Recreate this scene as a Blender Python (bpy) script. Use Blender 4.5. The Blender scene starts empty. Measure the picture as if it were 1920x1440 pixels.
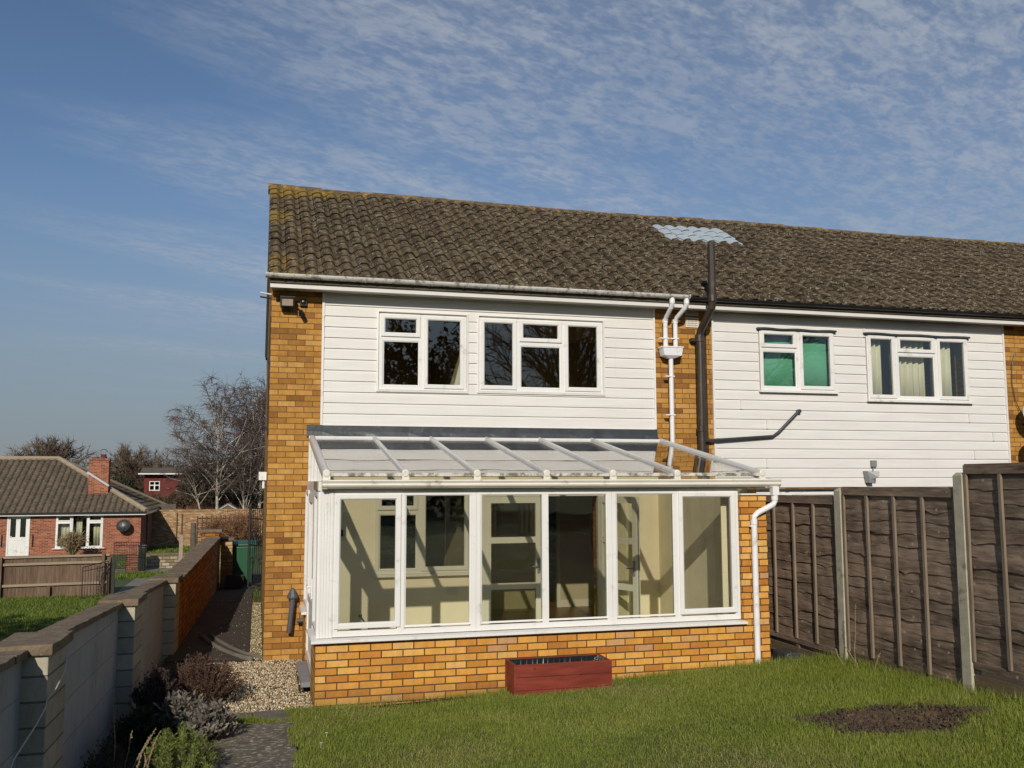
import bpy, math, random
import numpy as np
from mathutils import Vector, Matrix

scene = bpy.context.scene
R = math.radians
# ------------------------------------------------------------------ camera
cam_d = bpy.data.cameras.new("camera")
cam = bpy.data.objects.new("camera", cam_d)
scene.collection.objects.link(cam)
cam_d.sensor_width = 36.0
cam_d.lens = 32.81
cam_d.clip_start = 0.05
cam_d.clip_end = 5000
_rx = Vector((0.96540051, -0.26076143, -0.0023077))
_ry = Vector((-0.02445709, -0.09934937, 0.99475201))
_rz = Vector((-0.25962222, -0.96027766, -0.10228939))
_m = Matrix((( _rx.x, _ry.x, _rz.x, -0.6007), (_rx.y, _ry.y, _rz.y, -12.7256), (_rx.z, _ry.z, _rz.z, 2.3134), (0, 0, 0, 1)))
cam.matrix_world = _m
scene.camera = cam
scene.render.resolution_x, scene.render.resolution_y = 1024, 768
# ------------------------------------------------------------------ light
SUN_EL, SUN_AZ = 27.0, 198.0           # azimuth clockwise from +Y
sun_d = bpy.data.lights.new("sun", 'SUN')
sun_d.energy = 3.7
sun_d.angle = R(0.53)
sun_d.color = (1.0, 0.93, 0.82)
sun = bpy.data.objects.new("sun", sun_d)
scene.collection.objects.link(sun)
_sd = Vector((math.sin(R(SUN_AZ)) * math.cos(R(SUN_EL)), math.cos(R(SUN_AZ)) * math.cos(R(SUN_EL)), math.sin(R(SUN_EL))))
sun.rotation_euler = _sd.to_track_quat('Z', 'Y').to_euler()
sun.location = (-10, -30, 30)

scene.view_settings.view_transform = 'Standard'
scene.view_settings.look = 'None'
scene.view_settings.exposure = 0.0
scene.view_settings.gamma = 1.0
cy = scene.cycles
cy.max_bounces = 10
cy.diffuse_bounces = 4
cy.glossy_bounces = 4
cy.transmission_bounces = 6
cy.transparent_max_bounces = 24
cy.caustics_reflective = False
cy.caustics_refractive = False
cy.sample_clamp_indirect = 8.0
cy.use_denoising = True


# ------------------------------------------------------------------ shader expressions
class S:
    """a socket with arithmetic"""
    def __init__(s, nt, k): s.nt, s.k = nt, k
    def _op(s, op, o, rev=False):
        n = s.nt.nodes.new('ShaderNodeMath'); n.operation = op
        a, b = (o, s) if rev else (s, o)
        for i, q in enumerate((a, b)):
            if isinstance(q, S): s.nt.links.new(q.k, n.inputs[i])
            elif q is not None: n.inputs[i].default_value = q
        return S(s.nt, n.outputs[0])
    def __add__(s, o): return s._op('ADD', o)
    def __radd__(s, o): return s._op('ADD', o)
    def __sub__(s, o): return s._op('SUBTRACT', o)
    def __rsub__(s, o): return s._op('SUBTRACT', o, True)
    def __mul__(s, o): return s._op('MULTIPLY', o)
    def __rmul__(s, o): return s._op('MULTIPLY', o)
    def __truediv__(s, o): return s._op('DIVIDE', o)
    def floor(s): return s._op('FLOOR', None)
    def fract(s): return s._op('FRACT', None)
    def abs(s): return s._op('ABSOLUTE', None)
    def gt(s, v): return s._op('GREATER_THAN', v)
    def lt(s, v): return s._op('LESS_THAN', v)
    def min(s, v): return s._op('MINIMUM', v)
    def max(s, v): return s._op('MAXIMUM', v)
    def mod(s, v): return s._op('FLOORED_MODULO', v)
    def pow(s, v): return s._op('POWER', v)
    def sin(s): return s._op('SINE', None)
    def clamp(s): return s.min(1.0).max(0.0)
    def smooth(s, a, b):
        n = s.nt.nodes.new('ShaderNodeMapRange'); n.interpolation_type = 'SMOOTHSTEP'
        s.nt.links.new(s.k, n.inputs[0]); n.inputs[1].default_value = a; n.inputs[2].default_value = b
        n.inputs[3].default_value = 0; n.inputs[4].default_value = 1
        return S(s.nt, n.outputs[0])


def new_mat(name):
    m = bpy.data.materials.new(name); m.use_nodes = True
    nt = m.node_tree
    return m, nt, nt.nodes['Principled BSDF']


def geo(nt, what='Position'):
    n = nt.nodes.new('ShaderNodeNewGeometry'); return S(nt, n.outputs[what])
def objco(nt):
    n = nt.nodes.new('ShaderNodeTexCoord'); return S(nt, n.outputs['Object'])
def sep(v):
    n = v.nt.nodes.new('ShaderNodeSeparateXYZ'); v.nt.links.new(v.k, n.inputs[0])
    return [S(v.nt, n.outputs[i]) for i in range(3)]
def comb(nt, x, y, z):
    n = nt.nodes.new('ShaderNodeCombineXYZ')
    for i, q in enumerate((x, y, z)):
        if isinstance(q, S): nt.links.new(q.k, n.inputs[i])
        else: n.inputs[i].default_value = q
    return S(nt, n.outputs[0])
def noise(v, scale, detail=3.0, rough=0.55, dist=0.0):
    n = v.nt.nodes.new('ShaderNodeTexNoise'); v.nt.links.new(v.k, n.inputs['Vector'])
    n.inputs['Scale'].default_value = scale; n.inputs['Detail'].default_value = detail
    n.inputs['Roughness'].default_value = rough; n.inputs['Distortion'].default_value = dist
    return S(v.nt, n.outputs['Fac'])
def voro(v, scale, feature='F1', out='Distance'):
    n = v.nt.nodes.new('ShaderNodeTexVoronoi'); v.nt.links.new(v.k, n.inputs['Vector'])
    n.feature = feature; n.inputs['Scale'].default_value = scale
    return S(v.nt, n.outputs[out])
def white(v):
    n = v.nt.nodes.new('ShaderNodeTexWhiteNoise'); n.noise_dimensions = '3D'; v.nt.links.new(v.k, n.inputs[0])
    return S(v.nt, n.outputs[0])
def ramp(f, stops, interp='LINEAR'):
    n = f.nt.nodes.new('ShaderNodeValToRGB'); f.nt.links.new(f.k, n.inputs[0])
    cr = n.color_ramp; cr.interpolation = interp
    while len(cr.elements) < len(stops): cr.elements.new(0.5)
    for e, (p, c) in zip(cr.elements, stops):
        e.position = p; e.color = (*c, 1) if len(c) == 3 else c
    return S(f.nt, n.outputs[0])
def mixc(f, a, b, blend='MIX'):
    nt = next(q.nt for q in (f, a, b) if isinstance(q, S))
    n = nt.nodes.new('ShaderNodeMix'); n.data_type = 'RGBA'; n.blend_type = blend
    for i, q in ((0, f), (6, a), (7, b)):
        if isinstance(q, S): nt.links.new(q.k, n.inputs[i])
        elif i == 0: n.inputs[0].default_value = q
        else: n.inputs[i].default_value = (*q, 1)
    return S(nt, n.outputs[2])
def setin(nt, node, name, v):
    if isinstance(v, S): nt.links.new(v.k, node.inputs[name])
    elif isinstance(v, tuple): node.inputs[name].default_value = (*v, 1)
    else: node.inputs[name].default_value = v
def bump(nt, node, h, dist, strength=1.0):
    b = nt.nodes.new('ShaderNodeBump'); nt.links.new(h.k, b.inputs['Height'])
    b.inputs['Distance'].default_value = dist; b.inputs['Strength'].default_value = strength
    nt.links.new(b.outputs[0], node.inputs['Normal'])


# ------------------------------------------------------------------ sky
world = bpy.data.worlds.new("World"); scene.world = world; world.use_nodes = True
nt = world.node_tree
bg = nt.nodes['Background']
sky = nt.nodes.new('ShaderNodeTexSky'); sky.sky_type = 'NISHITA'; sky.sun_disc = False
sky.sun_elevation = R(SUN_EL); sky.sun_rotation = R(SUN_AZ)
sky.altitude = 50; sky.air_density = 1.0; sky.dust_density = 0.6; sky.ozone_density = 2.2
SKYC = S(nt, sky.outputs[0])
tc = nt.nodes.new('ShaderNodeTexCoord')
dv = S(nt, tc.outputs['Generated'])
dx, dy, dz = sep(dv)
zz = dz.max(0.02) + 0.06
px, py = dx / zz, dy / zz
# rotate the cloud sheet so that its rows run away to the right
ca, sa = math.cos(R(28)), math.sin(R(28))
qx, qy = px * ca + py * sa, py * ca - px * sa
P1 = comb(nt, qx * 0.55, qy * 1.5, 0.3)
P2 = comb(nt, qx * 3.0, qy * 5.2, 1.7)
big = noise(P1, 0.75, 4, 0.55, 0.6)
fine = noise(P2, 1.9, 4, 0.62, 0.8)
tiny = noise(P2, 5.0, 3, 0.6, 0.4)
az = dx / dy.max(0.05)
cover = az.smooth(-0.42, 0.16)
lowfade = dz.smooth(0.05, 0.22)
front = dy.smooth(0.0, 0.3)
streak = noise(comb(nt, qx * 0.35, qy * 2.6, 4.0), 1.1, 4, 0.55, 0.5)
base_ = big * 0.85 + streak * 0.55 + cover * 0.40 - 0.90
micro = noise(P2, 11.0, 3, 0.6, 0.3)
cells = (fine * 0.42 + tiny * 0.42 + micro * 0.26).smooth(0.44, 0.68)
dens = base_.smooth(-0.12, 0.32) * (cells * 0.70 + 0.30) * lowfade * front
hs = nt.nodes.new('ShaderNodeHueSaturation'); hs.inputs['Saturation'].default_value = 1.0
nt.links.new(SKYC.k, hs.inputs['Color'])
haze = 1.0 - dz.max(0.0).smooth(0.0, 0.34)
skyb = mixc(haze * 0.85, mixc(1.0, S(nt, hs.outputs[0]), (0.86, 0.92, 1.0), 'MULTIPLY'), (2.55, 2.95, 3.50))
skyc = mixc(dens * 0.74, skyb, (5.0, 5.45, 6.2))
nt.links.new(skyc.k, bg.inputs['Color'])
bg.inputs['Strength'].default_value = 0.08


# ------------------------------------------------------------------ mesh building
COL = scene.collection
LOC = {}
rnd = random.Random(7)


class MB:
    def __init__(s): s.v = []; s.f = []; s.m = []; s.cur = 0
    def add(s, vs, fs):
        o = len(s.v); s.v += [tuple(p) for p in vs]
        for q in fs: s.f.append(tuple(i + o for i in q)); s.m.append(s.cur)
        return s
    def quad(s, a, b, c, d): return s.add((a, b, c, d), ((0, 1, 2, 3),))
    def box(s, x0, x1, y0, y1, z0, z1):
        return s.add([(x0, y0, z0), (x1, y0, z0), (x1, y1, z0), (x0, y1, z0), (x0, y0, z1), (x1, y0, z1), (x1, y1, z1), (x0, y1, z1)],
                     [(0, 3, 2, 1), (4, 5, 6, 7), (0, 1, 5, 4), (1, 2, 6, 5), (2, 3, 7, 6), (3, 0, 4, 7)])
    def beam(s, p0, p1, w, h, up=(0, 0, 1)):
        p0, p1 = Vector(p0), Vector(p1); d = (p1 - p0).normalized(); u = Vector(up)
        sx = d.cross(u)
        if sx.length < 1e-4: sx = d.cross(Vector((1, 0, 0)))
        sx.normalize(); u = sx.cross(d).normalized(); a, b = sx * w / 2, u * h / 2
        vs = [p0 - a - b, p0 + a - b, p0 + a + b, p0 - a + b, p1 - a - b, p1 + a - b, p1 + a + b, p1 - a + b]
        return s.add(vs, [(0, 1, 2, 3), (7, 6, 5, 4), (4, 5, 1, 0), (5, 6, 2, 1), (6, 7, 3, 2), (7, 4, 0, 3)])
    def tube(s, pts, r, n=8, caps=True):
        pts = [Vector(p) for p in pts]; k = len(pts)
        rs = r if isinstance(r, (list, tuple)) else [r] * k
        o = len(s.v); ref = None
        for i, p in enumerate(pts):
            d = (pts[min(i + 1, k - 1)] - pts[max(i - 1, 0)])
            d = d.normalized() if d.length > 1e-9 else Vector((0, 0, 1))
            if ref is None:
                ref = d.cross(Vector((0.31, 0.17, 0.93)))
                if ref.length < 1e-3: ref = d.cross(Vector((1, 0, 0)))
            a = (ref - d * ref.dot(d)).normalized(); ref = a; b = d.cross(a)
            for j in range(n):
                t = 2 * math.pi * j / n
                s.v.append(tuple(p + (a * math.cos(t) + b * math.sin(t)) * rs[i]))
        for i in range(k - 1):
            for j in range(n):
                j2 = (j + 1) % n
                s.f.append((o + i * n + j, o + i * n + j2, o + (i + 1) * n + j2, o + (i + 1) * n + j)); s.m.append(s.cur)
        if caps and n > 2:
            s.f.append(tuple(o + j for j in range(n))[::-1]); s.m.append(s.cur)
            s.f.append(tuple(o + (k - 1) * n + j for j in range(n))); s.m.append(s.cur)
        return s
    def loops(s, prof, close=True, plane='xz'):
        """rectangular rings joined in turn; prof: (x0,x1,z0,z1,y)"""
        o = len(s.v); k = len(prof)
        for (x0, x1, z0, z1, y) in prof:
            s.v += [(x0, y, z0), (x1, y, z0), (x1, y, z1), (x0, y, z1)]
        for i in range(k if close else k - 1):
            a, b = o + i * 4, o + ((i + 1) % k) * 4
            for j in range(4):
                j2 = (j + 1) % 4
                s.f.append((a + j, a + j2, b + j2, b + j)); s.m.append(s.cur)
        return s
    def ring(s, x0, x1, z0, z1, prof):
        return s.loops([(x0 + i, x1 - i, z0 + i, z1 - i, y) for i, y in prof])
    def extr(s, poly, axis, a0, a1):
        """poly: 2D outline; axis 'x' -> (y,z), 'y' -> (x,z), 'z' -> (x,y)"""
        def P(q, a):
            return {'x': (a, q[0], q[1]), 'y': (q[0], a, q[1]), 'z': (q[0], q[1], a)}[axis]
        n = len(poly)
        vs = [P(q, a0) for q in poly] + [P(q, a1) for q in poly]
        fs = [tuple(range(n)), tuple(range(2 * n - 1, n - 1, -1))] + [(i, n + i, n + (i + 1) % n, (i + 1) % n) for i in range(n)]
        return s.add(vs, fs)
    def lathe(s, prof, c, n=16, axis='z', closed=False):
        o = len(s.v)
        for r, h in prof:
            for j in range(n):
                t = 2 * math.pi * j / n; a, b = r * math.cos(t), r * math.sin(t)
                s.v.append({'z': (c[0] + a, c[1] + b, c[2] + h), 'y': (c[0] + a, c[1] + h, c[2] + b), 'x': (c[0] + h, c[1] + a, c[2] + b)}[axis])
        for i in range(len(prof) - 1):
            for j in range(n):
                j2 = (j + 1) % n
                s.f.append((o + i * n + j, o + i * n + j2, o + (i + 1) * n + j2, o + (i + 1) * n + j)); s.m.append(s.cur)
        for e in (0, len(prof) - 1):
            if prof[e][0] > 1e-5: s.f.append(tuple(o + e * n + j for j in range(n))); s.m.append(s.cur)
        return s
    def wall(s, u0, u1, z0, z1, d0, d1, holes=(), axis='y'):
        """slab with rectangular holes; axis 'y': u is x and d is y; axis 'x': u is y and d is x"""
        us = sorted({u0, u1, *[min(max(h[i], u0), u1) for h in holes for i in (0, 1)]})
        zs = sorted({z0, z1, *[min(max(h[i], z0), z1) for h in holes for i in (2, 3)]})
        nu, nz = len(us) - 1, len(zs) - 1
        def solid(i, k):
            if not (0 <= i < nu and 0 <= k < nz): return False
            cu, cz = (us[i] + us[i + 1]) / 2, (zs[k] + zs[k + 1]) / 2
            return not any(h[0] < cu < h[1] and h[2] < cz < h[3] for h in holes)
        def P(u, d, z): return (u, d, z) if axis == 'y' else (d, u, z)
        for i in range(nu):
            for k in range(nz):
                if not solid(i, k): continue
                a, b, c, d = us[i], us[i + 1], zs[k], zs[k + 1]
                s.quad(P(a, d0, c), P(b, d0, c), P(b, d0, d), P(a, d0, d))
                s.quad(P(b, d1, c), P(a, d1, c), P(a, d1, d), P(b, d1, d))
                if not solid(i - 1, k): s.quad(P(a, d1, c), P(a, d0, c), P(a, d0, d), P(a, d1, d))
                if not solid(i + 1, k): s.quad(P(b, d0, c), P(b, d1, c), P(b, d1, d), P(b, d0, d))
                if not solid(i, k - 1): s.quad(P(a, d1, c), P(b, d1, c), P(b, d0, c), P(a, d0, c))
                if not solid(i, k + 1): s.quad(P(a, d0, d), P(b, d0, d), P(b, d1, d), P(a, d1, d))
        return s
    def build(s, name, mats, parent=None, smooth=False, bevel=0.0, origin=None, world=True, kind=None):
        me = bpy.data.meshes.new(name)
        off = np.zeros(3)
        if parent is not None and world: off = np.array(LOC.get(parent.name, (0, 0, 0)), float)
        elif origin is not None: off = np.array(origin, float)
        V = np.array(s.v, float).reshape(-1, 3) - off
        me.from_pydata(V.tolist(), [], s.f)
        mats = mats if isinstance(mats, (list, tuple)) else [mats]
        for q in mats: me.materials.append(q)
        if len(mats) > 1: me.polygons.foreach_set('material_index', s.m)
        if smooth: me.polygons.foreach_set('use_smooth', [True] * len(me.polygons))
        me.update()
        o = bpy.data.objects.new(name, me); COL.objects.link(o)
        if parent is not None:
            o.parent = parent
            if world: LOC[o.name] = tuple(off)
        elif origin is not None: o.location = origin; LOC[o.name] = tuple(origin)
        if bevel:
            b = o.modifiers.new('bevel', 'BEVEL'); b.width = bevel; b.segments = 2; b.limit_method = 'ANGLE'
        if smooth == 'auto':
            pass
        if kind: o['kind'] = kind
        return o


def tag(o, label, cat, group=None):
    o['label'] = label; o['category'] = cat
    if group: o['group'] = group
    return o
def thing(name, label, cat, loc=(0, 0, 0), rz=0.0, group=None):
    o = bpy.data.objects.new(name, None); COL.objects.link(o)
    o.location = loc; o.rotation_euler = (0, 0, rz); o.empty_display_size = 0.2
    LOC[o.name] = tuple(loc)
    return tag(o, label, cat, group)
def dup(root, loc, rz=None, label=None):
    def cp(o, par):
        c = o.copy(); COL.objects.link(c)
        if par is not None: c.parent = par
        for ch in [q for q in bpy.data.objects if q.parent == o]: cp(ch, c)
        return c
    r = cp(root, None); r.location = loc
    if rz is not None: r.rotation_euler = (0, 0, rz)
    if label: r['label'] = label
    return r


def np_mesh(name, V, F, mat, parent=None, kind=None, off=None, smooth=False):
    """V (n,3); F list of arrays of equal-sized faces"""
    me = bpy.data.meshes.new(name)
    V = np.asarray(V, np.float32)
    if off is not None: V = V - np.asarray(off, np.float32)
    me.vertices.add(len(V)); me.vertices.foreach_set('co', V.ravel())
    idx = np.concatenate([f.ravel() for f in F]).astype(np.int32)
    tot = np.concatenate([np.full(len(f), f.shape[1]) for f in F]).astype(np.int32)
    st = np.concatenate([[0], np.cumsum(tot)[:-1]]).astype(np.int32)
    me.loops.add(len(idx)); me.loops.foreach_set('vertex_index', idx)
    me.polygons.add(len(tot)); me.polygons.foreach_set('loop_start', st)
    try: me.polygons.foreach_set('loop_total', tot)
    except Exception: pass
    if smooth: me.polygons.foreach_set('use_smooth', np.ones(len(tot), bool))
    me.materials.append(mat); me.update(calc_edges=True); me.validate()
    o = bpy.data.objects.new(name, me); COL.objects.link(o)
    if parent is not None: o.parent = parent
    if kind: o['kind'] = kind
    return o


def blades(rng, P, h, w, lean, yaw=None, bend=0.5):
    """grass blades rooted at P (n,3): two segments each"""
    n = len(P)
    yaw = rng.uniform(0, 2 * np.pi, n) if yaw is None else yaw
    ly = rng.uniform(0, 2 * np.pi, n)
    L = np.abs(rng.normal(0, lean, n))
    side = np.stack([np.cos(yaw), np.sin(yaw), np.zeros(n)], 1) * (w[:, None] / 2)
    ld = np.stack([np.cos(ly), np.sin(ly), np.zeros(n)], 1)
    up = np.array([0, 0, 1.0])
    mid = P + up * (h * 0.55)[:, None] + ld * (h * L * 0.35)[:, None]
    tip = P + up * (h * (1 - 0.25 * np.minimum(L, 1.5)))[:, None] + ld * (h * L * (0.7 + bend * 0.5))[:, None]
    V = np.stack([P - side, P + side, mid + side * 0.75, mid - side * 0.75, tip], 1).reshape(-1, 3)
    b = np.arange(n)[:, None] * 5
    return V, [b + np.array([[0, 1, 2, 3]]), b + np.array([[3, 2, 4]])]


def cards(rng, P, size, aspect=0.45, nrm=None, droop=0.0):
    """leaf-shaped quads centred on P"""
    n = len(P)
    d = rng.normal(size=(n, 3)) if nrm is None else nrm
    d[:, 2] -= droop
    d /= np.linalg.norm(d, axis=1)[:, None]
    t = rng.normal(size=(n, 3)); s_ = np.cross(d, t); s_ /= np.linalg.norm(s_, axis=1)[:, None]
    s_ *= (size * aspect / 2)[:, None]; d = d * (size / 2)[:, None]
    V = np.stack([P - d, P + s_, P + d, P - s_], 1).reshape(-1, 3)
    return V, [np.arange(n)[:, None] * 4 + np.array([[0, 1, 2, 3]])]
# ------------------------------------------------------------------ materials
def plain(name, col, rough=0.5, var=0.12, scale=8.0, bumpd=0.0, metal=0.0, dirt=None, dirt_amt=0.0, dirt_scale=6.0, bscale=60.0, spec=0.5):
    m, nt, p = new_mat(name)
    pos = geo(nt)
    n = noise(pos, scale, 4)
    lo, hi = tuple(c * (1 - var) for c in col), tuple(min(1, c * (1 + var)) for c in col)
    c = ramp(n, [(0.3, lo), (0.7, hi)])
    if dirt:
        d = noise(pos, dirt_scale, 6, 0.65).smooth(0.62 - dirt_amt * 0.35, 0.82 - dirt_amt * 0.35)
        c = mixc(d, c, dirt)
    setin(nt, p, 'Base Color', c); p.inputs['Roughness'].default_value = rough; p.inputs['Metallic'].default_value = metal
    p.inputs['Specular IOR Level'].default_value = spec
    if bumpd: bump(nt, p, noise(pos, bscale, 4, 0.6), bumpd)
    return m


def brick_mat(name, stops, mortar, bw=0.225, bh=0.075, mt=0.010, zoff=0.0, uoff=0.0, inbrick=0.18, bumpd=0.006, rough=0.88, stain=None, splash=None, soft=0.002):
    m, nt, p = new_mat(name)
    pos = geo(nt); x, y, z = sep(pos)
    nx, ny, nz = sep(geo(nt, 'Normal'))
    k = nx.abs().gt(0.7)
    u = x * (1.0 - k) + y * k + uoff
    wob = noise(pos, 14, 2) - 0.5
    zr = (z - zoff + wob * 0.004) / bh
    row = zr.floor()
    fu = u / bw + row.mod(2.0) * 0.5 + wob * 0.02
    colm = fu.floor()
    fx = fu.fract() * bw; fz = zr.fract() * bh
    d = fx.min(bw - fx).min(fz.min(bh - fz))
    dn = d + (noise(pos, 90, 2) - 0.5) * 0.004
    isb = dn.smooth(mt / 2 - soft, mt / 2 + soft)
    idv = comb(nt, colm, row, 1.0)
    r1 = white(idv)
    bc = ramp(r1, stops)
    nb = noise(comb(nt, u * 1.6 + r1 * 9.0, z * 0.7, r1 * 7.0), 9, 4, 0.6) * 0.65 + noise(pos, 60, 4, 0.7) * 0.4
    bc = mixc(1.0, bc, ramp(nb, [(0.25, (1 - inbrick,) * 3), (0.75, (1 + inbrick,) * 3)]), 'MULTIPLY')
    c = mixc(isb, mortar, bc)
    if stain:
        sn = noise(comb(nt, u, z * 0.45, 0.0), 1.6, 5, 0.6).smooth(0.5, 0.75)
        c = mixc(sn * stain[1], c, stain[0])
    if splash:
        sw = (1.0 - (z + (noise(pos, 5, 4, 0.65) - 0.5) * 0.30).smooth(*splash)) * 0.42
        c = mixc(sw, c, (0.12, 0.085, 0.045))
        c = mixc(noise(comb(nt, u * 1.0, z * 0.35, 2.0), 2.2, 5, 0.65).smooth(0.55, 0.8) * 0.35, c, (0.33, 0.20, 0.08))
    setin(nt, p, 'Base Color', c); p.inputs['Roughness'].default_value = rough
    p.inputs['Specular IOR Level'].default_value = 0.25
    bump(nt, p, isb * 0.8 + noise(pos, 130, 3) * 0.25 + r1 * 0.12, bumpd)
    return m


def glass_mat(name, tint=(0.93, 0.95, 0.93), f0=0.05, rough=0.0, wav=0.0, wscale=1.5, mul=1.0, film=0.0):
    m, nt, p = new_mat(name)
    nt.nodes.remove(p)
    out = nt.nodes['Material Output']
    g = nt.nodes.new('ShaderNodeNewGeometry')
    dt = nt.nodes.new('ShaderNodeVectorMath'); dt.operation = 'DOT_PRODUCT'
    nt.links.new(g.outputs['Normal'], dt.inputs[0]); nt.links.new(g.outputs['Incoming'], dt.inputs[1])
    c = S(nt, dt.outputs['Value']).abs()
    fr = ((1.0 - c).clamp().pow(5.0) * (1 - f0) + f0) * mul
    tr = nt.nodes.new('ShaderNodeBsdfTransparent'); tr.inputs[0].default_value = (*tint, 1)
    gl = nt.nodes.new('ShaderNodeBsdfGlossy'); gl.inputs['Roughness'].default_value = rough; gl.inputs['Color'].default_value = (1, 1, 1, 1)
    if wav:
        b = nt.nodes.new('ShaderNodeBump'); b.inputs['Distance'].default_value = wav
        h = noise(geo(nt), wscale, 2, 0.4); nt.links.new(h.k, b.inputs['Height'])
        nt.links.new(b.outputs[0], gl.inputs['Normal'])
    glo = gl.outputs[0]
    if film:
        g2 = nt.nodes.new('ShaderNodeBsdfGlossy'); g2.inputs['Roughness'].default_value = 0.19; g2.inputs['Color'].default_value = (1, 1, 1, 1)
        m2 = nt.nodes.new('ShaderNodeMixShader'); m2.inputs[0].default_value = film
        nt.links.new(glo, m2.inputs[1]); nt.links.new(g2.outputs[0], m2.inputs[2]); glo = m2.outputs[0]
    mx = nt.nodes.new('ShaderNodeMixShader')
    nt.links.new(fr.k, mx.inputs[0]); nt.links.new(tr.outputs[0], mx.inputs[1]); nt.links.new(glo, mx.inputs[2])
    nt.links.new(mx.outputs[0], out.inputs['Surface'])
    return m


def leaf_mat(name, stops, rough=0.6, trans=0.25, pn=0.0):
    m, nt, p = new_mat(name)
    r = geo(nt, 'Random Per Island')
    if pn: r = r * (1 - pn) + noise(geo(nt), 1.3, 3) * pn
    c = ramp(r, stops)
    setin(nt, p, 'Base Color', c); p.inputs['Roughness'].default_value = rough
    p.inputs['Specular IOR Level'].default_value = 0.3
    out = nt.nodes['Material Output']
    tb = nt.nodes.new('ShaderNodeBsdfTranslucent'); nt.links.new(c.k, tb.inputs[0])
    mx = nt.nodes.new('ShaderNodeMixShader'); mx.inputs[0].default_value = trans
    nt.links.new(p.outputs[0], mx.inputs[1]); nt.links.new(tb.outputs[0], mx.inputs[2])
    nt.links.new(mx.outputs[0], out.inputs['Surface'])
    return m


def roof_mat(name, pw, g, y0, cosl, base, spot, moss, dirx=True, mossx=None, valley=None):
    """interlocking tiles: one tint per tile, lichen spots"""
    m, nt, p = new_mat(name)
    pos = geo(nt); x, y, z = sep(pos)
    uu, vv = (x, y) if dirx else (y, x)
    colm = ((uu) / pw).floor(); row = ((vv - y0) / cosl / g).floor()
    r1 = white(comb(nt, colm, row, 2.0))
    c = ramp(r1, base)
    n1 = noise(pos, 26, 5, 0.7)
    c = mixc(n1.smooth(0.35, 0.75) * 0.55, c, tuple(q * 0.42 for q in base[0][1]))
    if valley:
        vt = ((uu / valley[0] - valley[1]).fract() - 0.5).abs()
        c = mixc((1.0 - vt.smooth(0.05, valley[2])) * valley[3], c, tuple(q * 0.25 for q in base[0][1]))  # darker troughs: rib shading put into the colour, along with channel dirt
    sp = noise(pos, 11, 6, 0.75)
    sp2 = noise(pos, 46, 3, 0.6)
    sm = (sp * 0.55 + sp2 * 0.5).smooth(0.565, 0.635)
    c = mixc(sm * 0.85, c, spot)
    if moss:
        gx = noise(pos, 1.1, 4, 0.6) * 0.9 + noise(pos, 9, 4, 0.7) * 0.75
        if mossx is not None:
            gx = gx + (1.0 - (x - mossx[0]).smooth(0.0, mossx[1])) * 0.42 + (z - mossx[2]).smooth(0.0, 0.28) * 0.30
        c = mixc(gx.smooth(1.22, 1.40) * 0.80, c, moss)
    setin(nt, p, 'Base Color', c); p.inputs['Roughness'].default_value = 0.93
    p.inputs['Specular IOR Level'].default_value = 0.2
    bump(nt, p, n1 + sp2 * 0.5, 0.010)
    return m


def wood_mat(name, c0, c1, axis='y', scale=1.0, rough=0.85, knots=None, bumpd=0.004, green=None):
    m, nt, p = new_mat(name)
    pos = geo(nt); x, y, z = sep(pos)
    k = 0.12
    v = {'x': comb(nt, x * k, y, z), 'y': comb(nt, x, y * k, z), 'z': comb(nt, x, y, z * k)}[axis]
    g = noise(v, 38 * scale, 5, 0.65, 0.4)
    b = noise(v, 6 * scale, 3, 0.5)
    c = ramp(g * 0.55 + b * 0.5, [(0.33, c0), (0.72, c1)])
    if knots:
        kn = voro(comb(nt, x, y * 0.9, z), 7.5); c = mixc((1.0 - kn.smooth(0.05, 0.16)) * 0.8, c, knots)
    if green:
        lo = noise(pos, 3.0, 4).smooth(0.45, 0.7); c = mixc(lo * green[1], c, green[0])
    setin(nt, p, 'Base Color', c); p.inputs['Roughness'].default_value = rough
    p.inputs['Specular IOR Level'].default_value = 0.25
    bump(nt, p, g, bumpd)
    return m


M = {}
M['upvc'] = plain('white_upvc', (0.74, 0.725, 0.69), 0.35, 0.04, 2.5, dirt=(0.50, 0.475, 0.41), dirt_amt=0.22, dirt_scale=5.0)
M['upvc_cream'] = plain('aged_upvc', (0.70, 0.66, 0.57), 0.45, 0.06, 3.0, dirt=(0.35, 0.31, 0.22), dirt_amt=0.15)
M['upvc_dirty'] = plain('dirty_upvc', (0.62, 0.59, 0.52), 0.5, 0.1, 6.0, dirt=(0.16, 0.15, 0.11), dirt_amt=0.55, dirt_scale=9.0)
M['gutter_white'] = plain('gutter_white', (0.60, 0.58, 0.54), 0.45, 0.06, 3.0, dirt=(0.20, 0.185, 0.145), dirt_amt=0.42, dirt_scale=14.0)
M['rafter'] = plain('grey_white_rafter', (0.60, 0.585, 0.56), 0.35, 0.04, 3.0, dirt=(0.36, 0.35, 0.33), dirt_amt=0.25, dirt_scale=12.0)
M['pipe_white'] = plain('pipe_white', (0.78, 0.77, 0.77), 0.35, 0.03, 3.0, dirt=(0.45, 0.43, 0.38), dirt_amt=0.2)
M['gutter_black'] = plain('gutter_black', (0.015, 0.015, 0.016), 0.3, 0.2, 5.0)
M['fascia'] = plain('painted_fascia', (0.66, 0.635, 0.59), 0.5, 0.05, 3.0)
M['soffit'] = plain('painted_soffit', (0.62, 0.60, 0.56), 0.6, 0.05, 3.0)
M['lead'] = plain('lead_sheet', (0.040, 0.045, 0.051), 0.42, 0.35, 5.0, bumpd=0.004, bscale=18, dirt=(0.17, 0.18, 0.19), dirt_amt=0.15)
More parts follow.
